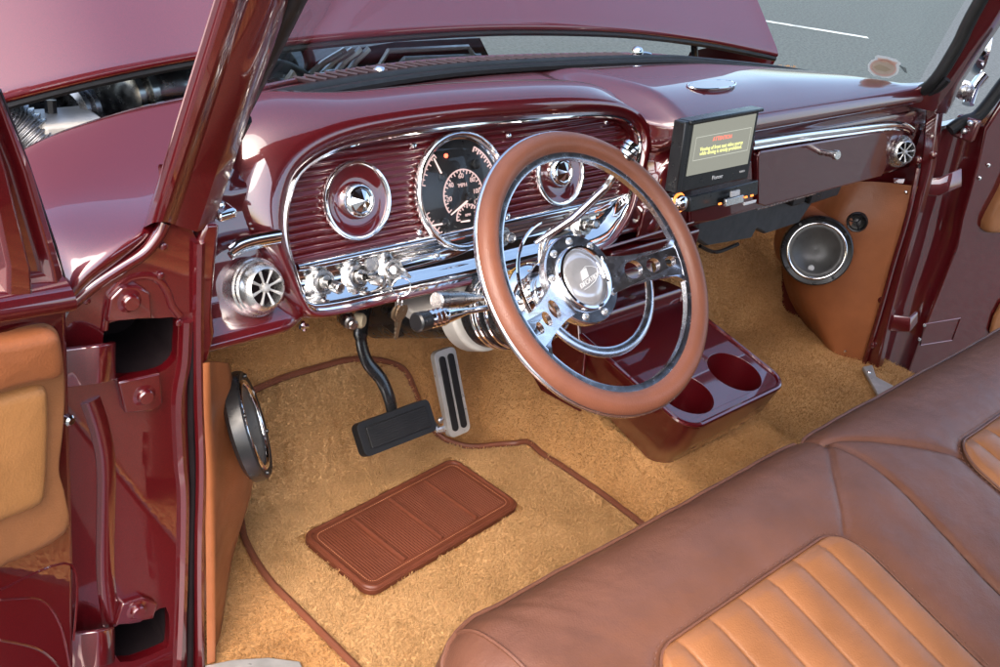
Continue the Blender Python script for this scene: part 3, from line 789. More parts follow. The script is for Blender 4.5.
for dx, ang in ((-.002, 4), (.003, -9)):
    t = radians(ang); c = ringc+V((dx, -.002*dx*300, -.040)); kx, ky = V((cos(t), .15, sin(t))).normalized(), V((-sin(t), 0, cos(t)))
    sh = [(-.0105, .006), (-.007, .012), (.007, .012), (.0105, .006), (.0095, -.004), (.004, -.010), (.0035, -.013), (.0035, -.036), (0, -.039), (-.0035, -.036), (-.002, -.033), (-.0035, -.030), (-.002, -.027), (-.0035, -.024), (-.0022, -.021), (-.0035, -.018), (-.0035, -.012), (-.006, -.008), (-.0105, -.003)]
    MB().prism(sh, c, kx, ky, kx.cross(ky), -.001, .001, holes=[circ(0, .007, .003, 12)]).build('key', simple('key_brass', (.42, .33, .24), .32, .9) if 'key_brass' not in MATS else MATS['key_brass'], ks)
# air vents
def vent(O, N, label):
    v_ = thing('air_vent', label, 'air vent', tuple(O), 'round vents at the dash ends')
    MB().lathe(O, N, [(.0355, -.03), (.036, 0), (.0355, .004), (.0335, .006), (.033, .009), (.031, .011), (.0305, .014), (.028, .019), (.0245, .023), (.0225, .0245), (.0215, .022), (.0215, .006)], 56).build('housing', BRUSH, v_, smooth=30)
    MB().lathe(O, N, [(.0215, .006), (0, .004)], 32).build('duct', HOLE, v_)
    u = N.orthogonal().normalized(); w = N.cross(u); g = MB()
    for k in range(8):
        t = 2*pi*k/8+.2; d_ = u*cos(t)+w*sin(t)
        g.tube([O+d_*.005+N*.020, O+d_*.013+N*.021, O+d_*.0218+N*.0218], [.0014, .0015, .0024], 8)
    g.build('grille_spoke', SILV, v_)
    MB().lathe(O, N, [(.006, .016), (.006, .021), (.004, .024), (0, .025)], 20).build('grille_hub', SILV, v_)
vN = V((.05, -cos(T20), sin(T20))).normalized()
vent(pt(256, 287.5, y=.226), V((.10, -.92, .38)).normalized(), 'round brushed aluminium air vent at the driver end of the dash')
vent(pt(899, 151, y=.212), V((-.45, -.85, .22)).normalized(), 'round brushed aluminium air vent beside the glove box door')
# chrome fin above the left vent
fc = [(229, 250), (240, 243), (255, 238.5), (278, 234.5)]
fy = lambda a, b: pt(a, b, y=.232)
MB().tube(cr([fy(*p)+V((0, -.004, 0)) for p in fc], 6), .0085, 10, flat=.62, up=(0, 1, 0)).build('chrome_fin', CHROME, dash)
MB().tube(cr([fy(a+.5, b+6)+V((0, -.001, 0)) for a, b in fc], 6), .005, 8).build('chrome_fin', CHROME, dash)
# chrome strip across the right dash
tc = [(752, 144), (800, 136.5), (850, 130), (885, 125.5), (903, 126), (912, 131)]
tp = cr([pt(a, b, y=.212) for a, b in tc], 8)
MB().tube(tp, .0085, 12, flat=.75, up=(0, 1, 0)).build('chrome_strip', CHROME, dash)
MB().tube([p+V((0, -.004, -.0075)) for p in tp], .0028, 8).build('chrome_strip', CHROME, dash)
# glove box door
gy = .206
def gb(L): return [(p.x, p.z) for p in (pt(a, b, y=gy) for a, b in L)]
gd = MB().prism(gb([(757, 156), (760, 151), (882, 131), (887, 134), (886, 166), (881, 176), (764, 206), (757, 204)]), (0, gy+.006, 0), X3, Z3, -Y3, -.004, .008).build('glove_box_door', PAINT, dash, bevel=.003, seg=3)
p = pt(820, 152, y=gy); ax = (pt(836, 155, y=gy-.038)-p).normalized()
MB().lathe(p, ax, [(.006, -.004), (.0065, .0), (.0055, .006), (.006, .02), (.0062, .034), (.0095, .036), (.0095, .043), (.008, .0445), (0, .0445)], 24).build('glove_box_knob', BRUSH, gd)
rd = MB().prism(gb([(690, 182), (752, 161), (754, 208), (715, 221), (690, 224)]), (0, gy+.006, 0), X3, Z3, -Y3, -.004, .006).build('stereo_panel', PAINT, dash, bevel=.003, seg=3)
# lower dash strip and crossmember behind wheel
MB().prism(gb([(648, 212), (690, 196), (690, 236), (640, 243)]), (0, gy+.01, 0), X3, Z3, -Y3, -.004, .004).build('ash_tray', PAINT, dash, bevel=.003)
cx = MB(); a, b = pt(606, 250, y=.235), pt(695, 226, y=.235)
cx.box((a+b)/2+V((0, .05, -.022)), ((b-a).length, .13, .046), (b-a).normalized(), Y3, Z3); cx.build('lower_rail', PAINT, dash, bevel=.006, seg=3)
MB().tube([pt(602, 249, y=.165), pt(693, 222, y=.165)], .0022, 8).build('rail_edge', PAINT, dash)
# defroster ring and corner bracket
dr = MB(); dc = pt(712, 84.5, z=.70)
for _ in range(6):
    pr_ = prof(dc.x); zz = min(pr_[3:14], key=lambda p: abs(p.y-dc.y)).z; dc = pt(712, 84.5, z=zz+.0012)
dr.tube([dc+V((.065*cos(t*pi/24), .022*sin(t*pi/24), 0)) for t in range(48)], .0017, 8, closed=True); dr.build('defroster_ring', CHROME, dash)
MB().prism(circ(0, 0, .062, 40, .020), dc, X3, Y3, Z3, -.010, .001).build('defroster_slot', PAINT, dash)
cb = pt(218, 208, y=.21)
MB().box(cb, (.026, .05, .012), V((.9, .2, 0)).normalized(), Y3, Z3).build('corner_bracket', CHROME, dash, bevel=.005, seg=3)
MB().lathe(cb+V((0, -.005, .006)), Z3, [(.005, 0), (.004, .003), (0, .004)], 12).build('bracket_screw', CHROME, dash)
# bits under the dash edge
MB().lathe(pt(349, 321, y=.235), V((-.2, -1, .1)), [(.009, -.02), (.011, -.015), (.011, .0), (.009, .006), (.007, .006), (.007, .015), (.005, .017), (0, .017)], 20).build('release_handle', SATIN, dash)
MB().lathe(pt(356, 320, y=.235), V((.5, -.8, .1)), [(.009, -.004), (.0105, 0), (.0105, .009), (.008, .012), (0, .012)], 20).build('grommet', ORINGE, dash)
MB().tube([pt(303, 322, y=.22), pt(304, 330, y=.22)], .003, 8).build('stud', CHROME, dash)
MB().tube([pt(300, 327, y=.22), pt(308, 326, y=.22)], .0035, 6).build('stud', CHROME, dash)

for i_, L in enumerate(([(420, 318), (445, 330), (470, 318)], [(385, 318), (410, 327), (440, 316), (465, 324)], [(645, 250), (668, 262), (692, 246)], [(700, 246), (716, 252), (738, 244)])):
    MB().tube(cr([pt(a, b, y=.36+.02*i_) for a, b in L], 8), .0045, 8).build('wiring', BLACK, dash)
MB().box((.02, .36, .47), (.70, .20, .02)).build('under_tray', BLACK, dash, bevel=.004)
MB().box(pt(412, 316, y=.36), (.09, .05, .035)).build('fuse_box', BLACK, dash, bevel=.004)
# ================================================================== HEAD UNIT
hu = thing('touchscreen_stereo', 'black fold out touchscreen showing a warning message above the stereo', 'car stereo', tuple(pt(718, 170, y=.15)))
c00, c10, c11, c01 = pt(675, 195, y=.150), pt(749, 184, y=.150), pt(762, 108, y=.150), pt(686, 126, y=.150)
c00, c10, c11, c01 = pt(678, 194, y=.145), pt(748, 179, y=.145), pt(760, 109, y=.160), pt(688, 122, y=.160)
SX = (c10-c00).normalized(); SY0 = (c01-c00); SY = (SY0-SX*SY0.dot(SX)).normalized(); SN = SX.cross(SY)
W_, H_ = (c10-c00).length, SY0.length
def hq(u, v, h=0):
    a = c00.lerp(c10, u); b = c01.lerp(c11, u); return a.lerp(b, v)+SN*h
def qprism(pts, h0, h1):
    mb = MB(); n = len(pts); mb.add([hq(u, v, h0) for u, v in pts]+[hq(u, v, h1) for u, v in pts], [tuple(range(n)), tuple(range(2*n-1, n-1, -1))]+[(i, (i+1) % n, (i+1) % n+n, i+n) for i in range(n)]); return mb
qprism([(0, 0), (1, 0), (1, 1), (0, 1)], -.014, 0).build('screen_frame', BLACK, hu, bevel=.003)
qprism([(.0, .96), (1.02, .97), (1.02, 1.02), (0, 1.02)], -.02, .006).build('top_lip', BLACK, hu, bevel=.002)
qprism([(-.05, .02), (.02, .02), (.02, 1.01), (-.05, 1.01)], -.02, .003).build('side_arm', BLACK, hu, bevel=.002)
scr = qprism([(.075, .235), (.945, .235), (.95, .945), (.085, .945)], -.001, .001).build('screen', SCREEN, hu)
def qtext(s, u, v, size, mat, sx=1): return text(s, 'screen_text', size, hq(u, v, .0013), SX, SY, SN, mat, scr, .0002, sx=sx)
qtext('ATTENTION', .50, .69, .0092, REDLET)
qtext('Viewing of front seat video source', .51, .575, .0090, YELLET, .93)
qtext('while driving is strictly prohibited.', .51, .515, .0090, YELLET, .93)
gl = MB(); lp = [hq(u, v, .0012) for u, v in ((.13, .44), (.90, .44), (.905, .76), (.135, .76))]; gl.tube(lp, .0006, 4, closed=True); gl.build('message_frame', GRLINE, scr)
text('Pioneer', 'maker_lettering', .0095, hq(.52, .13, .0006), SX, SY, SN, WHLET, hu)
text('TOUCH', 'maker_lettering', .0045, hq(.88, .135, .0006), SX, SY, SN, WHLET, hu)
# stereo face under the screen
f0, f1 = pt(688, 207, y=.165), pt(755, 190, y=.165)
fx = (f1-f0).normalized(); fz = V((0, .25, 1)).normalized(); fz = (fz-fx*fz.dot(fx)).normalized(); fn = fx.cross(fz)
fc0 = (f0+f1)/2
MB().box(fc0+V((0, .02, 0)), ((f1-f0).length+.004, .05, .026), fx, fn*-1, fz).build('stereo_face', BLACK, hu, bevel=.002)
def fq(u, v, h=.0): return fc0+fx*u+fz*v+V((0, -.016, 0))+fn*h
MB().box(fq(.01, .0, .0), (.052, .006, .013), fx, fn, fz).build('stereo_button', BRUSH, hu, bevel=.001)
MB().box(fq(.01, .013, .002), (.025, .004, .010), fx, fn, fz).build('stereo_button', WHLET, hu, bevel=.001)
MB().box(fq(.055, -.010, .002), (.036, .004, .005), fx, fn, fz).build('stereo_button', WHLET, hu, bevel=.001)
lt = MB()
for u in (-.035, .04, .058): lt.box(fq(u, .002, .004), (.007, .002, .003), fx, fn, fz)
lt.build('button_light', ORANGE, hu)
kc = pt(681, 203, y=.14)
kn = MB().lathe(kc, fn, [(.013, -.012), (.013, 0), (.011, .006), (.008, .008), (0, .009)], 24).build('volume_knob', CHROME, hu)
kr = MB(); torus(kr, kc-fn*.004, fn, .0145, .0018, 32, 6); kr.build('knob_light', ORANGE, kn)
# ================================================================== AC BOX under dash
ac = thing('heater_unit', 'dark grey heater box slung under the passenger dash', 'heater unit', tuple(pt(760, 220, y=.34)))
poly = [(698, 214), (735, 206), (790, 190), (846, 178), (838, 196), (812, 204), (800, 222), (764, 234), (757, 229), (752, 238), (705, 246), (697, 240)]
MB().prism([(p.x, p.z) for p in (pt(a, b, y=.30) for a, b in poly)], (0, .30, 0), X3, Z3, -Y3, -.2, 0).build('casing', GREYPL, ac, bevel=.008, seg=3)
for a, b, c, d in ((795, 188, 20, 26), (812, 186, 6, 30)):
    q0 = pt(a, b+5, y=.28); MB().box(q0, (.05, .03, .045)).build('duct_port', BLACK, ac, bevel=.004)
MB().tube([pt(756, 209, y=.26), pt(815, 193, y=.26)], .003, 6).build('bracket_edge', BRUSH, ac)
# ================================================================== STEERING WHEEL
TW = radians(43.4); WN = V((0, -cos(TW), sin(TW))); WV = V((0, sin(TW), cos(TW))); WO = V((0, 0, .588))
def wp(a, b, h=0): return WO+X3*a+WV*b+WN*h
whl = thing('steering_wheel', 'brown leather rimmed steering wheel with drilled polished spokes', 'steering wheel', tuple(WO))
rm = MB(); torus(rm, WO, WN, .1738, .0150, 128, 20, 1.0); rm.build('rim', RIMLEA, whl, smooth=180)
rp = MB()
rp.lathe(WO+WN*-.001, WN, [(.1515, -.004), (.1515, .004), (.155, .0052), (.1885, .0042), (.1905, .002), (.1905, -.002), (.1885, -.0042), (.155, -.0052), (.1515, -.004)], 128)
rp.build('rim_core', POLISH, whl, smooth=60)
def dish(a, b):
    r = hypot(a, b); t = max(0, min(1, (r-.052)/(.150-.052))); return -.036*(1-t)
def spoke(ang, flip):
    c, s_ = cos(radians(ang)), sin(radians(ang))
    tr_ = lambda u, v: (u*c-v*s_, u*s_+v*c)
    o = [(.045, -.026), (.075, -.021), (.10, -.0195), (.125, -.0195), (.138, -.022), (.148, -.030), (.156, -.040), (.160, -.020), (.161, 0), (.160, .020), (.156, .040), (.148, .030), (.138, .022), (.125, .0195), (.10, .0195), (.075, .021), (.045, .026)]
    ho = [circ(.083, 0, .0125, 24), circ(.1115, 0, .0098, 24), circ(.1365, 0, .0075, 20)]
    return MB().prism([tr_(*p) for p in o], WO, X3, WV, WN, -.004, .004, holes=[[tr_(*p) for p in h] for h in ho], fn=dish)
for a in (-6, -160): spoke(a, 0).build('spoke', POLISH, whl, smooth=30, bevel=.0014)
hr = []
for k in range(33):
    t = radians(-12-(140)*k/32); hr.append(wp(.103*cos(t), .103*sin(t), -.0175))
MB().tube(hr, .0072, 10, flat=.5, up=WN).build('half_ring', POLISH, whl)
hubO = WO+WN*-.040
MB().lathe(hubO, WN, [(.060, -.008), (.061, -.002), (.061, .004), (.0595, .0065), (.045, .0065), (.0445, .006), (0, .006)], 64).build('hub', POLISH, whl, smooth=30)
bz = MB(); bz.lathe(hubO, WN, [(.0445, .006), (.0445, .011), (.0425, .0145), (.0395, .015), (.037, .012), (.036, .009)], 64); bz.build('hub_bezel', CHROME, whl, smooth=50)
cap = MB().lathe(hubO, WN, [(.0365, .008), (.034, .0125), (.022, .0145), (0, .0155)], 48).build('horn_button', simple('smoked_cap', (.50, .49, .50), .16, .5, coat=.8), whl, smooth=180)
for k in range(9):
    t = radians(8+k*40); p = hubO+X3*.052*cos(t)+WV*.052*sin(t)
    MB().lathe(p, WN, [(.0052, .006), (.0052, .0075), (.0042, .009), (.0025, .0085), (.002, .0065), (0, .0065)], 14).build('hub_bolt', BRUSH, whl)
th_ = radians(14); ex, ey = X3*cos(th_)+WV*sin(th_), -X3*sin(th_)+WV*cos(th_)
em = MB(); em.prism([(-.012, -.001), (.002, -.001), (.006, .0105), (-.006, .0095)], hubO+WN*.0158, ex, ey, WN, 0, .0006)
em.tube([hubO+WN*.0158+ex*a+ey*b for a, b in ((-.016, -.012), (-.006, -.0125), (.008, -.011), (.018, -.006), (.024, .002))], .0006, 4)
em.tube([hubO+WN*.0158+ex*a+ey*b for a, b in ((-.006, .0095), (.006, .012), (.016, .008), (.022, .003))], .0005, 4)
em.build('emblem', WHLET, cap)
text('DECATION', 'emblem_lettering', .0088, hubO+WN*.0155+ex*.002-ey*.006, ex, ey, WN, WHLET, cap, .0006, shear=.3)
# ================================================================== STEERING COLUMN
colm = thing('steering_column', 'chrome steering column with shift and signal levers behind the wheel', 'steering column', tuple(WO-WN*.25))
CA = -WN
CK = WO+CA*.165; CB = V((.0, cos(radians(27)), -sin(radians(27))))
MB().lathe(WO, CA, [(.030, .045), (.044, .050), (.046, .056), (.040, .060), (.034, .075), (.036, .085), (.045, .088), (.045, .094), (.041, .098), (.041, .112), (.050, .118), (.054, .123), (.054, .152), (.050, .158), (.046, .165), (.03, .18)], 48).build('column_head', CHROME, colm, smooth=35)
MB().lathe(CK, CB, [(.02, -.04), (.045, -.01), (.052, .01), (.054, .03), (.054, .07), (.048, .078), (.046, .09), (.044, .12), (.040, .125), (.040, .36)], 40).build('column_tube', BLKMET, colm, smooth=35)
rr2 = MB(); torus(rr2, CK+CB*.034, CB, .0545, .003, 48, 8); torus(rr2, CK+CB*.045, CB, .0545, .003, 48, 8); torus(rr2, CK+CB*.016, CB, .053, .003, 48, 8); rr2.build('column_ring', CHROME, colm)
hr2 = MB(); hr2.tube([wp(.090*cos(radians(100+k*3.4)), .090*sin(radians(100+k*3.4)), -.052) for k in range(37)], .0026, 8); hr2.build('cancel_ring', CHROME, colm)
# gear indicator letters round the head
dl = 'PRND21'
for i, ch in enumerate(dl):
    t = radians(128-i*15); rd_ = X3*cos(t)+WV*sin(t); tx = X3*sin(t)-WV*cos(t)
    text(ch, 'gear_letter', .013, WO+CA*.1375+rd_*.0545, tx, WN, rd_, GOLD, colm, .0006)
gdm = MB(); torus(gdm, WO+CA*.125, CA, .0545, .0012, 64, 6); torus(gdm, WO+CA*.150, CA, .0545, .0012, 64, 6); gdm.build('gold_band', GOLD, colm)
# mounting plate (white) below dash
wpt = MB(); wpt.lathe(CK, CB, [(.057, .080), (.060, .083), (.060, .112), (.057, .116), (.042, .116), (.042, .080), (.057, .080)], 40); wpt.build('mounting_collar', WPLAST, colm, bevel=.002)
MB().box(pt(424, 306, y=.235), (.07, .05, .016)).build('bracket_plate', WPLAST, colm, bevel=.003)
# levers
def lever(pts, r, tip, name, mat=CHROME):
    l = MB().tube(cr(pts, 6), r, 10).build(name, mat, colm)
    a, b = tip; ax = (b-a).normalized(); L_ = (b-a).length
    return l, a, ax, L_
A = WO+CA*.19
l, a, ax, L_ = lever([A+X3*-.03, pt(540, 300, y=.09), pt(458, 313, y=.075)], .0042, (pt(462, 312, y=.075), pt(423, 321, y=.068)), 'signal_lever')
MB().lathe(a, ax, [(.004, -.012), (.006, 0), (.0105, L_*.45), (.0115, L_*.5), (.0105, L_*.55), (.0118, L_*.6), (.0105, L_*.66), (.0118, L_*.71), (.0105, L_*.77), (.0118, L_*.82), (.0105, L_*.87), (.0118, L_*.9)], 24).build('lever_tip', CHROME, l, smooth=35)
MB().lathe(a, ax, [(.0118, L_*.9), (.0122, L_*1.15), (.010, L_*1.18), (0, L_*1.18)], 24).build('tip_cap', BLACK, l)
l, a, ax, L_ = lever([A+X3*-.03+WN*.015, pt(535, 296, y=.11), pt(470, 299, y=.115)], .0036, (pt(475, 298, y=.115), pt(437, 301, y=.115)), 'tilt_lever')
MB().lathe(a, ax, [(.004, -.01), (.006, 0), (.011, L_*.4), (.011, L_*.8), (.0125, L_*.82), (.0125, L_), (.011, L_*1.03), (0, L_*1.03)], 24).build('lever_tip', SATIN, l, smooth=35)
sh0 = WO+CA*.135+X3*.03+WV*.03
l, a, ax, L_ = lever([sh0, pt(545, 240, y=.13), pt(575, 217, y=.115), pt(604, 189, y=.10), pt(612, 178, y=.095), pt(624, 160, y=.09)], .0062, (pt(620, 165, y=.09), pt(634, 143, y=.087)), 'shift_lever')
MB().lathe(a, ax, [(.006, -.012), (.008, -.004), (.0085, 0), (.0115, .004), (.0120, L_*.9), (.0095, L_), (0, L_)], 24).build('lever_tip', CHROME, l)
gr_ = MB()
for k in range(4): torus(gr_, a+ax*(L_*(.22+.2*k)), ax, .0118, .0012, 28, 6)
gr_.build('tip_band', BLACK, l)
MB().tube([pt(535, 243, y=.125), pt(572, 218, y=.11), pt(604, 188, y=.095)], [.005, .008, .005], 10, flat=.6).build('lever_sleeve', POLISH, l)
# ================================================================== PEDALS
bp = thing('brake_pedal', 'wide black rubber brake pedal on a curved arm', 'brake pedal', tuple(pt(395, 428, y=.3)))
arm = cr([pt(366, 300, y=.40), pt(362, 318, y=.385), pt(361, 339, y=.37), pt(367, 361, y=.355), pt(381, 379, y=.34), pt(389, 397, y=.325), pt(393, 415, y=.315)], 6)
MB().tube(arm, [.016]*12+[.013]*(len(arm)-12), 10, flat=.5, up=(0, 1, 0)).build('pedal_arm', BLKMET, bp, smooth=60)
b0, b1, b2, b3 = pt(355, 424, y=.300), pt(431, 398, y=.300), pt(435, 430, y=.268), pt(367, 458, y=.268)
BX = ((b1-b0)+(b2-b3)).normalized(); BY = ((b0-b3)+(b1-b2)); BY = (BY-BX*BY.dot(BX)).normalized(); BN = BX.cross(BY); BC = (b0+b1+b2+b3)/4
bw, bh = ((b1-b0).length+(b2-b3).length)/2, ((b0-b3).length+(b1-b2).length)/2
pad = MB().prism(rrect(bw, bh, .010), BC, BX, BY, BN, -.018, 0).build('pedal_pad', RUBBER, bp, bevel=.004, seg=3)
rbp = MB()
for k in range(9):
    v_ = -bh/2+.012+k*(bh-.024)/8
    rbp.box(BC+BY*v_+BN*.001, (bw-.026, .0045, .007), BX, BY, BN)
rbp.build('pad_ribbing', RUBBER, pad, bevel=.001)
gpd = thing('accelerator_pedal', 'tall silver accelerator pedal with two black rubber strips', 'accelerator pedal', tuple(pt(452, 393, y=.34)))
g0, g1, g2, g3 = pt(434, 352, y=.375), pt(456, 346, y=.375), pt(470, 430, y=.31), pt(450, 440, y=.31)
GX = ((g1-g0)+(g2-g3)).normalized(); GY = ((g0-g3)+(g1-g2)); GY = (GY-GX*GY.dot(GX)).normalized(); GN = GX.cross(GY); GC = (g0+g1+g2+g3)/4
gw, gh = ((g1-g0).length+(g2-g3).length)/2, ((g0-g3).length+(g1-g2).length)/2
MB().prism(rrect(gw, gh, .011), GC, GX, GY, GN, -.012, 0).build('pedal_frame', SILV, gpd, bevel=.003, seg=3)
for s_ in (-1, 1): MB().prism(rrect(gw*.27, gh*.87, gw*.13), GC+GX*(s_*gw*.20), GX, GY, GN, -.001, .0025).build('rubber_strip', RUBBER, gpd, bevel=.001)
MB().tube([GC-GX*.02-GY*.06-GN*.01, GC-GX*.03-GY*.062-GN*.02, GC-GX*.03-GY*.03-GN*.07], .007, 8).build('pedal_bracket', BRUSH, gpd)
MB().lathe(pt(440, 420, y=.33), GN, [(.006, 0), (.006, .004), (.003, .006), (0, .006)], 12).build('pedal_bolt', BRUSH, gpd)
# ================================================================== CONSOLE
con = thing('centre_console', 'glossy maroon centre console with two cup holders on the tunnel', 'console', (.43, .1, .12))
def ctop(y): return .25+.19*max(0, y+.02)
CXL, CXR, CYB = .285, .570, -.018
# top plate outline (x,y), rounded rear corners
yF = .235
rc = .035
tl = []
for k in range(9):
    t = radians(270+90*k/8); tl.append((CXR-rc+rc*cos(t), CYB+rc+rc*sin(t)))
tl += [(CXR, yF), (CXL, yF)]
for k in range(9):
    t = radians(180+90*k/8); tl.append((CXL+rc+rc*cos(t), CYB+rc+rc*sin(t)))
cups = [(.3555, .048), (.4965, .048)]
CR_ = .050
cm = MB().prism(tl, (0, 0, .25), X3, Y3, Z3, -.012, .0, holes=[circ(x, y, CR_, 40) for x, y in cups], fn=lambda a, b: .19*max(0, b+.02))
cm.build('console_top', PAINT, con, smooth=30, bevel=.003, seg=3)
lip = MB(); lip.tube([V((a, b, ctop(b)+.001)) for a, b in (tl[-9:]+tl[:9])]+[V((CXR, yF, ctop(yF)+.001))], .0045, 8)
lip.tube([V((CXL, yF, ctop(yF)+.001)), V((CXL, CYB+rc, ctop(CYB+rc)+.001))], .0045, 8); lip.build('top_lip', PAINT, con)
cw_ = MB()
for x, y in cups:
    z = ctop(y)
    cw_ = MB()
    cw_.grid([[V((x+CR_*.995*cos(k*pi/20), y+CR_*.995*sin(k*pi/20), ctop(y+CR_*sin(k*pi/20))-.002)) for k in range(40)], [V((x+CR_*.9*cos(k*pi/20), y+CR_*.9*sin(k*pi/20), z-.085)) for k in range(40)], [V((x, y, z-.087))]*40], cu=True)
    cw_.build('cup_holder', PAINT, con, smooth=60)
# walls
def ring(z_f, ins, n=None):
    o = []
    path = tl[-9:]+tl[:9]
    path = [(CXL, yF+.19)]+path+[(CXR, yF+.19)]
    c_ = ((CXL+CXR)/2)
    for a, b in path:
        bb_ = b+ins*1.3 if b < .1 else b
        o.append(V((a+(ins if a < c_ else -ins), bb_, z_f(a, b))))
    return o
front_z = lambda y: ctop(y) + (0 if y < yF else 0)
rows = [ring(lambda a, b: ctop(min(b, .42))-.003, -.002), ring(lambda a, b: ctop(min(b, .42))-.016, .001), ring(lambda a, b: ctop(b)-.05, .008), ring(lambda a, b: .165+.3*max(0, b-.1), .022), ring(lambda a, b: .145+.3*max(0, b-.1), .034), ring(lambda a, b: .125+.3*max(0, b-.1), .042)]
MB().grid(rows).build('console_body', PAINT, con, smooth=60)
# forward riser with tray and face
ris = []
pr = [(.215, ctop(.215)-.02), (.235, ctop(.235)-.006), (.243, ctop(.24)+.018), (.250, ctop(.24)+.022), (.275, ctop(.24)+.020), (.30, .315), (.315, .318), (.325, .335), (.335, .385), (.345, .398), (.36, .40), (.37, .45), (.37, .52)]
for i in range(13):
    x = CXL+.003+(CXR-CXL-.006)*i/12
    ris.append(cr([V((x, a, b)) for a, b in pr], 4))
MB().grid(ris).build('console_riser', PAINT, con, smooth=60)
for x in (CXL, CXR):
    sd = MB()
    sd.prism([(a, b) for a, b in [(.20, .16)]+pr+[(.45, .52), (.45, .25), (.3, .15)]], (x, 0, 0), Y3, Z3, X3, -.003, .003)
    sd.build('riser_side', PAINT, con, bevel=.002)
for k in range(6):
    p = V((.36+.034*k, .336, .39)); MB().lathe(p, V((0, -1, .25)), [(.008, -.004), (.008, .004), (.006, .007), (0, .008)], 14).build('switch_button', BLACK, con)
for (a, b) in ((634, 266), (665, 256)):
    p = pt(a, b, y=.325); MB().lathe(p, V((0, -1, .3)), [(.006, 0), (.006, .008), (.0045, .012), (0, .013)], 14).build('switch_cap', WHLET, con)
# ================================================================== KICK PANELS AND SPEAKERS
def kick(side, label):
    k = thing('kick_panel', label, 'kick panel', (.43+side*.86, .2, .2), 'kick panels in the footwells')
    return k
kr_ = thing('kick_panel', 'tan vinyl kick panel in the passenger footwell', 'kick panel', (1.25, .25, .2))
def Rk(px, py, x): return pt(px, py, x=x)
# rows from rear edge to front
re_ = [Rk(916, 186, 1.29), Rk(905, 222, 1.29), Rk(892, 265, 1.29), Rk(877, 315, 1.29), Rk(861, 368, 1.29)]
mid = [Rk(880, 182, 1.275), Rk(872, 222, 1.262), Rk(858, 265, 1.258), Rk(850, 315, 1.262), Rk(846, 362, 1.272)]
fro = [Rk(846, 182, 1.25), Rk(828, 215, 1.225), Rk(806, 255, 1.215), Rk(806, 300, 1.235), Rk(830, 350, 1.262)]
ff2 = [Rk(836, 185, 1.30), Rk(800, 215, 1.33), Rk(782, 255, 1.33), Rk(790, 300, 1.33), Rk(822, 348, 1.33)]
cols = [cr(c, 5) for c in ([p+V((.012, 0, 0)) for p in re_], re_, mid, fro, ff2)]
rows = [cr([c[i] for c in cols], 4) for i in range(len(cols[0]))]
MB().grid(rows).build('panel', KICKLEA, kr_, smooth=180)
for a, b in ((907, 192), (843, 187), (846, 351)):
    q = pt(a, b, x=1.285 if a > 900 else 1.262); MB().lathe(q+V((-.005, 0, 0)), (-1, -.4, 0), [(.004, 0), (.003, .002), (0, .003)], 10).build('panel_screw', CHROME, kr_)
def speaker(O, N, R_, label):
    s_ = thing('speaker', label, 'speaker', tuple(O), 'round speakers in the kick panels')
    u = Z3-N*Z3.dot(N); u.normalize()
    MB().lathe(O, N, [(R_*.9, -.004), (R_, .002), (R_, .012), (R_*.985, .018), (R_*.95, .020), (R_*.83, .017), (R_*.80, .012)], 64).build('basket', BLACK, s_, smooth=40)
    tr_ = MB(); torus(tr_, O+N*.016, N, R_*.79, R_*.055, 64, 10); tr_.build('trim_ring', CHROME, s_)
    MB().lathe(O, N, [(R_*.78, .012), (R_*.70, .016), (R_*.62, .012), (R_*.56, .005), (R_*.25, -.006), (0, -.004)], 48).build('cone', CONE, s_, smooth=180)
    w = N.cross(u)
    MB().lathe(O-u*R_*.52+N*.003, N, [(R_*.085, 0), (R_*.085, .004), (R_*.06, .005), (0, .005)], 20).build('badge', WHLET, s_)
    nb = MB()
    for k in range(4):
        t = radians(45+90*k); bolt(nb, O+(u*cos(t)+w*sin(t))*R_*.9+N*.018, N, R_*.045, .004)
    nb.build('mounting_screw', BLACK, s_)
sO = pt(816, 250, x=1.175); sN = (CAM-sO).normalized(); sN = V((-.80, -.52, .22)).normalized()
speaker(sO, sN, .083, 'round black and silver speaker facing into the passenger footwell')
# pod ring behind speaker
MB().lathe(sO, sN, [(.078, -.006), (.084, -.05), (.09, -.14)], 40).build('speaker_pod', KICKLEA, kr_)
tw = thing('tweeter', 'small black tweeter on the tan kick panel above the speaker', 'tweeter', tuple(pt(857, 222, x=1.25)))
tO = pt(857, 222, x=1.243); tN = V((-.9, -.35, .05)).normalized()
MB().lathe(tO, tN, [(.024, -.012), (.024, .003), (.022, .006), (.019, .005), (.017, .001), (.009, 0), (0, 0)], 32).build('tweeter_body', BLACK, tw)
MB().lathe(tO, tN, [(.010, -.001), (.008, .004), (0, .006)], 20).build('dome', CONE, tw)
tri = MB()
for k in range(3):
    t = radians(90+120*k); u = Z3; w = tN.cross(u).normalized(); tri.tube([tO+tN*.006, tO+tN*.005+(u*cos(t)+w*sin(t))*.018], .0015, 5)
tri.build('guard', BLACK, tw)
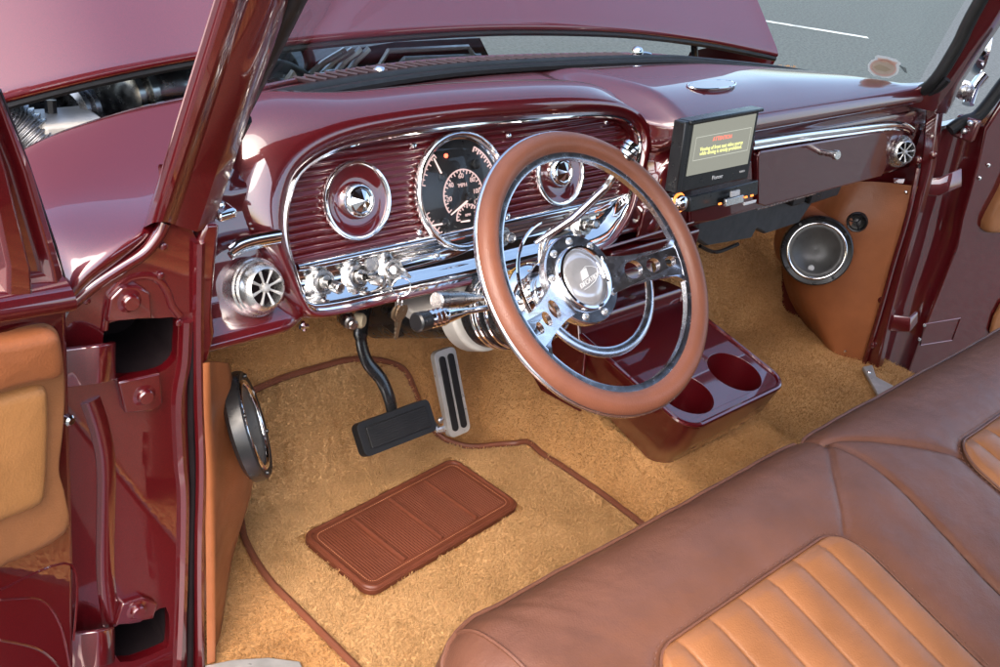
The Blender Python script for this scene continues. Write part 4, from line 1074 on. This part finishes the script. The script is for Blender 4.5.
# left kick panel
kl = thing('kick_panel', 'tan vinyl kick panel beside the driver door opening', 'kick panel', (-.42, .25, .2))
lre = [pt(199, 364, y=.172), pt(200, 420, y=.172), pt(204, 480, y=.172), pt(206, 560, y=.172), pt(207, 664, y=.172)]
lr2 = [p+V((.012, -.002, 0)) for p in lre]
lmi = [pt(211, 362, y=.19), pt(218, 420, y=.20), pt(226, 480, y=.21), pt(216, 560, y=.2), pt(210, 655, y=.185)]
lfr = [pt(222, 362, y=.26), pt(236, 420, y=.28), pt(247, 482, y=.29), pt(226, 560, y=.29), pt(213, 640, y=.24)]
lff = [V((-.5, .36, p.z)) for p in lfr]
cols = [cr(c, 5) for c in (lre, lr2, lmi, lfr, lff)]
rows = [cr([c[i] for c in cols], 4) for i in range(len(cols[0]))]
MB().grid(rows).build('panel', KICKLEA, kl, smooth=180)
lN = V((.80, -.52, .20)).normalized()
speaker(pt(241, 428, y=.235), V((.82, -.47, .32)).normalized(), .073, 'edge on black speaker in the driver footwell by the pedals')
MB().lathe(pt(248, 394, y=.28), Y3*-1, [(.008, 0), (.008, .004), (0, .006)], 12).build('panel_screw', WPLAST, kl)
# sill plates
for L, zz, lab in (([(205, 667), (235, 661), (268, 659), (300, 663), (310, 690), (205, 690)], .009, 'driver'), ([(862, 368), (872, 366), (876, 378), (895, 388), (905, 400), (880, 400)], .012, 'passenger')):
    so = thing('sill_plate', 'polished aluminium sill plate at the %s door opening' % lab, 'sill plate', tuple(pt(*L[0], z=zz)))
    MB().prism([(p.x, p.y) for p in (pt(a, b, z=zz) for a, b in L)], (0, 0, zz), X3, Y3, Z3, -.004, .004).build('plate', SILV, so, bevel=.002)
    q = pt(*L[2], z=zz)
    if lab == 'passenger': MB().lathe(pt(869, 372, z=zz+.004), Z3, [(.005, 0), (.004, .002), (0, .003)], 12).build('screw', CHROME, so)
# ================================================================== SEAT
seat = thing('bench_seat', 'brown leather bench seat with tan pleated inserts', 'bench seat', (.40, -.5, 0))
SXL, SXR = -.365, 1.235; SC = .372
pf = cr([V((0, -.20, .02)), V((0, -.150, .06)), V((0, -.138, .14)), V((0, -.138, .21)), V((0, -.147, .262)), V((0, -.170, .296)), V((0, -.205, .315)), V((0, -.26, .321)), V((0, -.33, .313)), V((0, -.42, .290)), V((0, -.55, .252)), V((0, -.70, .215)), V((0, -.85, .19))], 16)
arcs = [0]
for a, b in zip(pf, pf[1:]): arcs.append(arcs[-1]+(b-a).length)
def seat_z(y):
    for a, b in zip(pf[60:], pf[61:]):
        if b.y <= y <= a.y: return a.z+(b.z-a.z)*(y-a.y)/(b.y-a.y)
    return pf[-1].z
def insert_rng(y, c):
    # half width of pleated insert as function of y (front rounded)
    y0 = -.322
    if y > y0: return None
    d = y0-y; w = .205; r = .055
    if d < r: w = w-r+sqrt(max(0, r*r-(r-d)**2))
    return c-w, c+w
INS = (0.0, .745)
seams = [[(.372, -.10), (.372, -.19), (.30, -.255), (.205, -.335)], [(.372, -.19), (.368, -.30), (.352, -.42), (.34, -.55), (.335, -.85)], [(.372, -.19), (.44, -.25), (.545, -.345)]]
seams = [[(p.x, p.y) for p in cr([V((a, b, 0)) for a, b in s_], 6)] for s_ in seams]
def segd(x, y, s_):
    m_ = 9
    for (a, b), (c, d) in zip(s_, s_[1:]):
        if abs(x-a) > .12 and abs(y-b) > .12: continue
        vx, vy = c-a, d-b; t = max(0, min(1, ((x-a)*vx+(y-b)*vy)/(vx*vx+vy*vy+1e-12)))
        m_ = min(m_, hypot(x-a-vx*t, y-b-vy*t))
    return m_
def seat_disp(x, y, p):
    d = 0
    for s_ in seams:
        q = segd(x, y, s_)
        d -= .0045*math.exp(-(q/.004)**2)+.0045*math.exp(-q/.016)
    for c in INS:
        r_ = insert_rng(y, c)
        if y > -.45 or r_:
            # signed distance approx to insert outline
            hx_ = max(abs(x-c)-.205+.055, 0); hy_ = max(y+.322+.055, 0)
            q = hypot(hx_, hy_)-.055
            if hx_ == 0 and hy_ == 0: q = max(abs(x-c)-.205, y+.322)
            if q < 0: d -= .010
            else: d -= .010*math.exp(-q/.014)
    d += .0022*mnoise.noise(V((x*7, y*9, p.z*7)))+.0010*mnoise.noise(V((x*26, y*16, 5)))
    wv_ = mnoise.noise(V((x*45+y*30, y*5, 2)))
    d += .0012*wv_*math.exp(-((y+.2)/.09)**2)*sm(.15, -.3, x)
    return d
nx = 330; rows = []
for i in range(nx+1):
    x = SXL+(SXR-SXL)*i/nx
    e = min(x-SXL, SXR-x)
    k = sqrt(max(0, 1-(1-min(1, e/.075))**2))
    row = []
    for j, p in enumerate(pf):
        a = pf[max(0, j-1)]; b = pf[min(len(pf)-1, j+1)]; t = (b-a).normalized(); nn = V((0, t.z, -t.y)); nn = nn if nn.dot(V((0, .5, 1))) > 0 else -nn
        q = V((x, p.y, p.z))+nn*seat_disp(x, p.y, p)
        # round the ends down and back
        q.z = q.z*(1 if p.z < .1 else 1)-(1-k)*.045*sm(.1, .3, p.z); q.y -= (1-k)*.045*sm(-.35, -.15, p.y)
        row.append(q)
    rows.append(row)
capL = [V((SXL+.004, p.y-.05*sm(-.35, -.15, p.y), p.z-.05)) for p in pf]
capL2 = [V((SXL+.004, p.y-.05*sm(-.35, -.15, p.y), 0.0)) for p in pf]
MB().grid([capL2]+rows).build('cushion', BROWN, seat, smooth=180, fixn=False)
pp_ = MB()
fpipe = []
for i in range(0, nx+1, 3):
    r_ = rows[i]; fpipe.append(r_[72]+V((0, .002, .001)))
pp_.tube(fpipe, .0028, 6)
pp_.build('front_piping', BROWN, seat)
# left end boxing seam
pp2 = MB(); pp2.tube([rows[9][j]+V((0, 0, .001)) for j in range(30, 150, 3)], .0026, 6); pp2.build('end_seam', BROWN, seat)
SEAM = simple('seam_groove_shade', (.045, .018, .012), .8)  # dark tubes paint the shade line of the seam grooves
def seat_pt(x, y):
    p = V((x, y, seat_z(y))); return p+V((0, .25, .97))*seat_disp(x, y, p)
for s_ in seams:
    q_ = [p for p in s_ if p[1] < -.175]
    MB().tube([seat_pt(*p)+V((0, 0, -.0002)) for p in q_], .0012, 6).build('seam', SEAM, seat)
THR = simple('seat_thread', (.20, .095, .065), .7)
for c in INS:
    rws = []; ny = 90; nxx = 220
    for j in range(ny+1):
        d = .50*(j/ny)**1.5; y = -.3225-d; a, b = insert_rng(min(y, -.3221), c)
        row = []
        for i in range(nxx+1):
            x = a+(b-a)*i/nxx
            ww = .0586
            f_ = ((x-c+.205)/ww) % 1
            puff = .0075*(sin(pi*f_)**.5)
            edge_ = min(1, min(x-a, b-x)/.012, d/.02); edge_ = max(0, edge_)**.5
            z = seat_z(y)-.008+(.004+puff)*edge_+.001*mnoise.noise(V((x*20, y*8, 1)))
            row.append(V((x, y, z)))
        rws.append(row)
    ins = MB().grid(rws).build('pleated_insert', TANLEA, seat, smooth=180, fixn=False)
    ol = []
    for j in range(ny, -1, -2): ol.append(rws[j][0]+V((0, 0, .004)))
    for i in range(1, nxx): 
        if i % 6 == 0: ol.append(rws[0][i]+V((0, 0, .004)))
    for j in range(0, ny+1, 2): ol.append(rws[j][-1]+V((0, 0, .004)))
    MB().tube(ol, .0019, 6).build('insert_piping', BROWN, ins)
    stc = MB(); cc = V((c, -.55, 0))
    for q0, q1 in zip(ol, ol[1:]):
        t_ = (q1-q0); L_ = t_.length
        if L_ < 1e-5: continue
        t_.normalize(); nrm = Z3.cross(t_); 
        if nrm.dot(q0-cc) < 0: nrm = -nrm
        kk = max(1, int(L_/.006))
        for k_ in range(kk):
            o_ = q0.lerp(q1, (k_+.5)/kk)+nrm*.008; o_ = seat_pt(o_.x, o_.y) if o_.y > -.80 else o_
            stc.box(o_+Z3*.0004, (.0030, .0008, .0010), t_, nrm, Z3)
    stc.build('stitching', THR, ins)
# seat back (behind the view)
MB().box((.42, -.86, .50), (1.6, .12, .62), X3, V((0, .97, -.2)), V((0, -.2, .97))).build('backrest', BROWN, seat, bevel=.04, seg=4)
# ================================================================== DOORS
# left door, swung open
LH = J(72, 400, -.03); LH = V((LH.x, LH.y, 0))
dx = V((-.94, -.34, 0)).normalized(); dn = V((.34, -.94, 0)).normalized()
def ld(px, py, off=0):
    p = ptp(px, py, LH+dn*off, dn)-LH; return (p.dot(dx), p.z)
def ldp(a, b, h=0): return LH+dx*a+Z3*b+dn*h
ldoor = None
o = [ld(*p) for p in [(76, 700), (76, 560), (73, 440), (70, 330), (69, 300), (60, 285)]]
xe = 1.0
prof_ = o+[ld(0, 306), (xe, ld(0, 306)[1]+.02), (xe, ld(0, 690)[1]-.05)]
ldoor = MB().prism(prof_, LH, dx, Z3, dn, -.05, 0).build('door', PAINT, truck, smooth=30, bevel=.008, seg=3, label='open driver door with tan leather panel')
# belt roll: glossy curved ledge
lg = MB(); A_ = [ldp(*ld(*p, .0), h) for p, h in (((66, 296), .0), ((40, 300), .01), ((0, 312), .02))]
rows = []
for k in range(9):
    t = k/8
    rows.append([ldp(*ld(62-66*s_, 268+20*s_-(s_)*10+36*t), .03*sin(pi*t*.6)-.01) for s_ in (0, .25, .5, .75, 1, 1.6)])
MB().grid(rows).build('door_ledge', PAINT, ldoor, smooth=180)
# window frame post
fpn = [ld(*p) for p in [(70, 300), (62, 268), (32, 170), (0, 92), (-20, 40)]]
fpo = [ld(*p) for p in [(0, 300), (0, 262), (-20, 170), (-40, 92), (-60, 40)]]
rws = []
for a, b in zip(fpn, fpo):
    rws.append([ldp(a[0], a[1], -.03), ldp(a[0], a[1], 0), ldp(a[0]+(b[0]-a[0])*.25, a[1]+(b[1]-a[1])*.25, .008), ldp(a[0]+(b[0]-a[0])*.3, a[1]+(b[1]-a[1])*.3, -.006), ldp(a[0]+(b[0]-a[0])*.6, a[1]+(b[1]-a[1])*.6, -.008), ldp(a[0]+(b[0]-a[0])*.66, a[1]+(b[1]-a[1])*.66, .012), ldp(b[0], b[1], .01), ldp(b[0], b[1], -.03)])
MB().grid(rws, cu=True).build('window_frame', PAINT, ldoor, smooth=30, bevel=.003)
MB().tube([ldp(*ld(*p), -.012) for p in [(71, 292), (60, 252), (32, 168), (4, 95)]], .006, 8).build('weather_strip', RUBBER, ldoor)
lp_ = [(0, 336), (30, 328), (52, 326), (58, 340), (62, 385), (60, 430), (56, 470), (63, 500), (62, 535), (0, 567), (-60, 590), (-60, 340)]
lp_ = [(p.x, p.y) for p in cr([V((*q, 0)) for q in lp_], 4, True)]
lpn = pillow([ld(*p, .006) for p in lp_], LH, dx, Z3, dn, .0, .014, .012, 'leather_panel', TANLEA, ldoor)
crl = lambda L: [ld(q.x, q.y, .014) for q in cr([V((*q, 0)) for q in L], 4, True)]
pillow(crl([(-60, 412), (-20, 398), (20, 387), (40, 384), (45, 395), (45, 440), (42, 492), (34, 506), (0, 520), (-60, 545), (-70, 480)]), LH, dx, Z3, dn, .008, .024, .016, 'pad_insert', leather('pale_tan_leather', (.40, .18, .060), 420, .3), lpn)
pillow(crl([(-60, 345), (0, 337), (30, 331), (50, 329), (57, 338), (60, 366), (52, 375), (30, 379), (0, 386), (-60, 404), (-68, 375)]), LH, dx, Z3, dn, .006, .030, .016, 'pad_roll', KICKLEA, lpn)
sp_ = MB()
for q in ([(0, 600), (40, 600), (60, 625), (70, 667)], [(0, 640), (40, 650), (64, 672)], [(0, 590), (72, 565), (74, 640)]):
    sp_.tube(cr([ldp(*ld(*p), -.0002) for p in q], 6), .0014, 6)
sp_.build('pressed_line', PAINT, ldoor)
MB().lathe(ldp(*ld(65, 418), .002), dn, [(.006, 0), (.006, .006), (.004, .008), (0, .008)], 16).build('striker', CHROME, ldoor)
# right jamb and door
rj = MB(); 
rp_ = [(926, 100), (938, 112), (930, 170), (918, 215), (905, 260), (890, 315), (875, 380), (865, 385), (862, 366), (878, 312), (892, 262), (905, 222), (917, 184), (922, 150)]
q_ = [pt(a, b, x=1.292) for a, b in rp_]
rj.prism([(p.y, p.z) for p in q_], (1.292, 0, 0), Y3, Z3, X3, 0, .03); rj.build('hinge_pillar', PAINT, truck, bevel=.005, seg=3, smooth=30)
MB().tube(cr([pt(918, 168, x=1.285), pt(908, 215, x=1.285), pt(893, 265, x=1.285), pt(878, 318, x=1.285), pt(862, 370, x=1.285)], 5), .006, 8).build('pillar_flange', PAINT, truck)
MB().box((1.42, .20, .08), (.22, .02, 1.0)).build('pillar_face', PAINT, truck)
RH = V((1.40, .13, 0)); rdx = V((.86, -.51, 0)).normalized(); rdn = V((-.51, -.86, 0)).normalized()
def rdq(px, py, off=0):
    p = ptp(px, py, RH+rdn*off, rdn)-RH; return (p.dot(rdx), p.z)
def rdp(a, b, h=0): return RH+rdx*a+Z3*b+rdn*h
ro = [rdq(*p) for p in [(880, 440), (905, 378), (930, 310), (956, 245), (962, 215), (978, 160), (985, 128), (998, 108), (1010, 88), (1050, 60), (1150, 50), (1150, 500), (880, 500)]]
rdoor = MB().prism(ro, RH, rdx, Z3, rdn, -.05, 0).build('door', PAINT, truck, bevel=.008, seg=3, smooth=30, label='open passenger door with tan armrest pad')
e0 = [(905, 380), (930, 310), (956, 245), (962, 215), (978, 160), (985, 128)]
e1 = [(872, 384), (888, 320), (903, 265), (916, 220), (930, 170), (942, 130)]
rows = []
for a, b in zip(cr([rdp(*rdq(*p)) for p in e0], 4), cr([pt(*p, x=1.325) for p in e1], 4)):
    rows.append([a, a.lerp(b, .15)+V((.03, .02, 0)), a.lerp(b, .6)+V((.04, .03, 0)), b])
MB().grid(rows).build('door_end', PAINT, rdoor, smooth=180)
pillow([rdq(p.x, p.y) for p in cr([V((*q, 0)) for q in [(980, 227), (996, 192), (1014, 162), (1060, 140), (1070, 190), (1058, 235), (1003, 231)]], 4, True)], RH, rdx, Z3, rdn, 0, .024, .014, 'leather_panel', TANLEA, rdoor)
MB().prism([rdq(*p) for p in [(988, 330), (992, 315), (1000, 300), (1040, 285), (1040, 345), (995, 345)]], RH, rdx, Z3, rdn, 0, .012).build('leather_panel', TANLEA, rdoor, bevel=.006)
pl = MB(); pl.tube([rdp(*rdq(*p), .001) for p in [(924, 324), (960, 318), (952, 340), (920, 345)]], .0018, 6, closed=True); pl.build('access_plate', PAINT, rdoor)
for p in ((924, 325), (919, 339), (988, 165), (979, 178)): MB().lathe(rdp(*rdq(*p), .001), rdn, [(.005, 0), (.004, .003), (0, .004)], 12).build('panel_screw', CHROME, rdoor)
MB().tube(cr([rdp(*rdq(*p), .0) for p in [(950, 130), (962, 122), (976, 117), (988, 104), (1003, 84), (1030, 50)]], 6), .014, 10).build('weather_strip', RUBBER, rdoor)
for (a, b, c, d) in ((893, 186, 960, 176), (880, 320, 915, 316)):
    hh_ = MB(); t0, t1 = pt(a, b-8, x=1.31), pt(c, d-8, x=1.40); b0_, b1_ = pt(a, b+10, x=1.31), pt(c, d+10, x=1.40)
    if c < 950: t1, b1_ = pt(c, d-5, x=1.36), pt(c, d+6, x=1.36)
    hh_.grid([[t0, t0.lerp(t1, .5)+V((0, -.03, 0)), t1], [b0_, b0_.lerp(b1_, .5)+V((0, -.03, 0)), b1_]]); hh_.build('hinge_strap', PAINT, rdoor, solid=.008, bevel=.002)
for p in ((933, 155), (882, 300), (872, 345), (918, 160)):
    MB().lathe(pt(*p, x=1.29), (-1, -.3, 0), [(.009, 0), (.009, .003), (.006, .004), (.006, .009), (0, .010)], 12).build('hinge_bolt', PAINT, rdoor)
# latch plate by window corner
MB().box(pt(966, 128, x=1.37), (.02, .05, .05)).build('corner_plate', PAINT, rdoor, bevel=.004)
for p in ((970, 123), (964, 131)): MB().lathe(pt(*p, x=1.355), (-.8, -.6, 0), [(.007, 0), (.007, .003), (.004, .007), (0, .008)], 14).build('plate_bolt', BRUSH, rdoor)
# door mirror
mo = pt(975, 62, x=1.52)
mir = thing('door_mirror', 'chrome round mirror outside the passenger window', 'mirror', tuple(mo))
MB().lathe(pt(982, 48, x=1.56), V((.5, -.75, .1)).normalized(), [(0, -.03), (.04, -.026), (.058, -.012), (.064, 0), (.062, .006), (.056, .008), (.054, .006), (0, .006)], 40).build('mirror_head', CHROME, mir)
MB().tube(cr([pt(984, 75, x=1.54), pt(974, 88, x=1.52), pt(968, 104, x=1.50)], 5), .014, 12).build('mirror_stem', CHROME, mir)
MB().lathe(pt(964, 90, x=1.48), V((-.8, -.6, .1)), [(.022, -.01), (.022, .004), (.018, .008), (.012, .010), (.010, .016), (0, .018)], 24).build('mirror_mount', BRUSH, mir)
# windshield sticker
stO = None
def on_glass(px, py):
    d = ray(px, py)
    from mathutils.geometry import intersect_ray_tri
    best = None
    for i in range(len(rowsW)-1):
        for j in range(len(rowsW[0])-1):
            a, b, c, e = rowsW[i][j], rowsW[i][j+1], rowsW[i+1][j+1], rowsW[i+1][j]
            for t in ((a, b, c), (a, c, e)):
                h = intersect_ray_tri(*t, d, CAM)
                if h: best = h
    return best
rowsW = [[base[k].lerp(hdr[k], j/8)+V((0, .012*sin(pi*j/8), 0)) for k in range(21)] for j in range(9)]
def gst(L, off, name, mat, parent):
    pts = [on_glass(*p) for p in L]
    if any(p is None for p in pts): print('sticker miss', name); return
    c = sum(pts, V())/len(pts)
    n_ = (pts[len(pts)//3]-pts[0]).cross(pts[2*len(pts)//3]-pts[0]).normalized()
    if n_.dot(CAM-c) < 0: n_ = -n_
    mb = MB(); n = len(pts); mb.add([p+n_*off for p in pts]+[c+n_*off], [(i, (i+1) % n, n) for i in range(n)])
    return mb.build(name, mat, parent, smooth=180)
def ell_(cx, cy, rx, ry, ang, n=28):
    t0 = radians(ang); return [(cx+rx*cos(t)*cos(t0)-ry*sin(t)*sin(t0), cy+rx*cos(t)*sin(t0)+ry*sin(t)*cos(t0)) for t in (2*pi*k/n for k in range(n))]
p0 = on_glass(883, 66)
if p0:
    stk = thing('windshield_sticker', 'round cream sticker in the lower corner of the windshield', 'sticker', tuple(p0))
    e0 = [(868, 64), (871, 60), (875, 58.5), (875, 56), (878, 54.8), (886, 56), (896, 59), (901, 63), (899, 66), (899, 70), (897, 74), (890, 77.5), (882, 77.5), (873, 75), (868, 70)]
    gst(e0, .0010, 'backing', STKW, stk)
    gst(ell_(883, 67.5, 13.5, 8.5, 8), .0016, 'print_ring', STKR, stk)
    gst(ell_(883, 67.2, 11.2, 6.6, 8), .0022, 'print_field', STKW, stk)
    gst([(877, 57.5), (886, 58.5), (897, 62.5), (894, 65.5), (884, 62), (877, 60.5)], .0028, 'print_banner', STKR, stk)
    gst([(873, 66), (879, 63.5), (886, 66), (891, 69), (885, 71), (877, 69)], .0028, 'print_sketch', STKB, stk)
    for k in range(5):
        gst([(901+k*1.2-2, 66+k*1.5-1), (906+k*.2, 69+k*1.1-1), (906+k*.2, 69.6+k*1.1-1), (901+k*1.2-2, 66.7+k*1.5-1)], .0012, 'ink_mark', INK, stk)
# ================================================================== LIGHT
wd = bpy.data.worlds.new('World'); S.world = wd; wd.use_nodes = True
nt = wd.node_tree; bg = nt.nodes['Background']; sky = nt.nodes.new('ShaderNodeTexSky'); sky.sky_type = 'NISHITA'; sky.sun_disc = False
SE, SAZ = radians(50), radians(236)      # azimuth clockwise from +y
sky.sun_elevation = SE; sky.sun_rotation = SAZ; sky.air_density = 1.0; sky.dust_density = 4.0; sky.ozone_density = 1
nt.links.new(sky.outputs[0], bg.inputs[0]); bg.inputs[1].default_value = .15
sl = bpy.data.lights.new('sun', 'SUN'); sl.energy = .75; sl.angle = radians(55); sl.color = (1, .93, .84)
so = bpy.data.objects.new('sun', sl); COL.objects.link(so)
sd_ = V((sin(SAZ)*cos(SE), cos(SAZ)*cos(SE), sin(SE)))
so.rotation_euler = (-sd_).to_track_quat('-Z', 'Y').to_euler()
S.view_settings.view_transform = 'Standard'; S.view_settings.look = 'None'; S.view_settings.gamma = 1
S.view_settings.exposure = 1.95
S.cycles.max_bounces = 10; S.cycles.transparent_max_bounces = 12
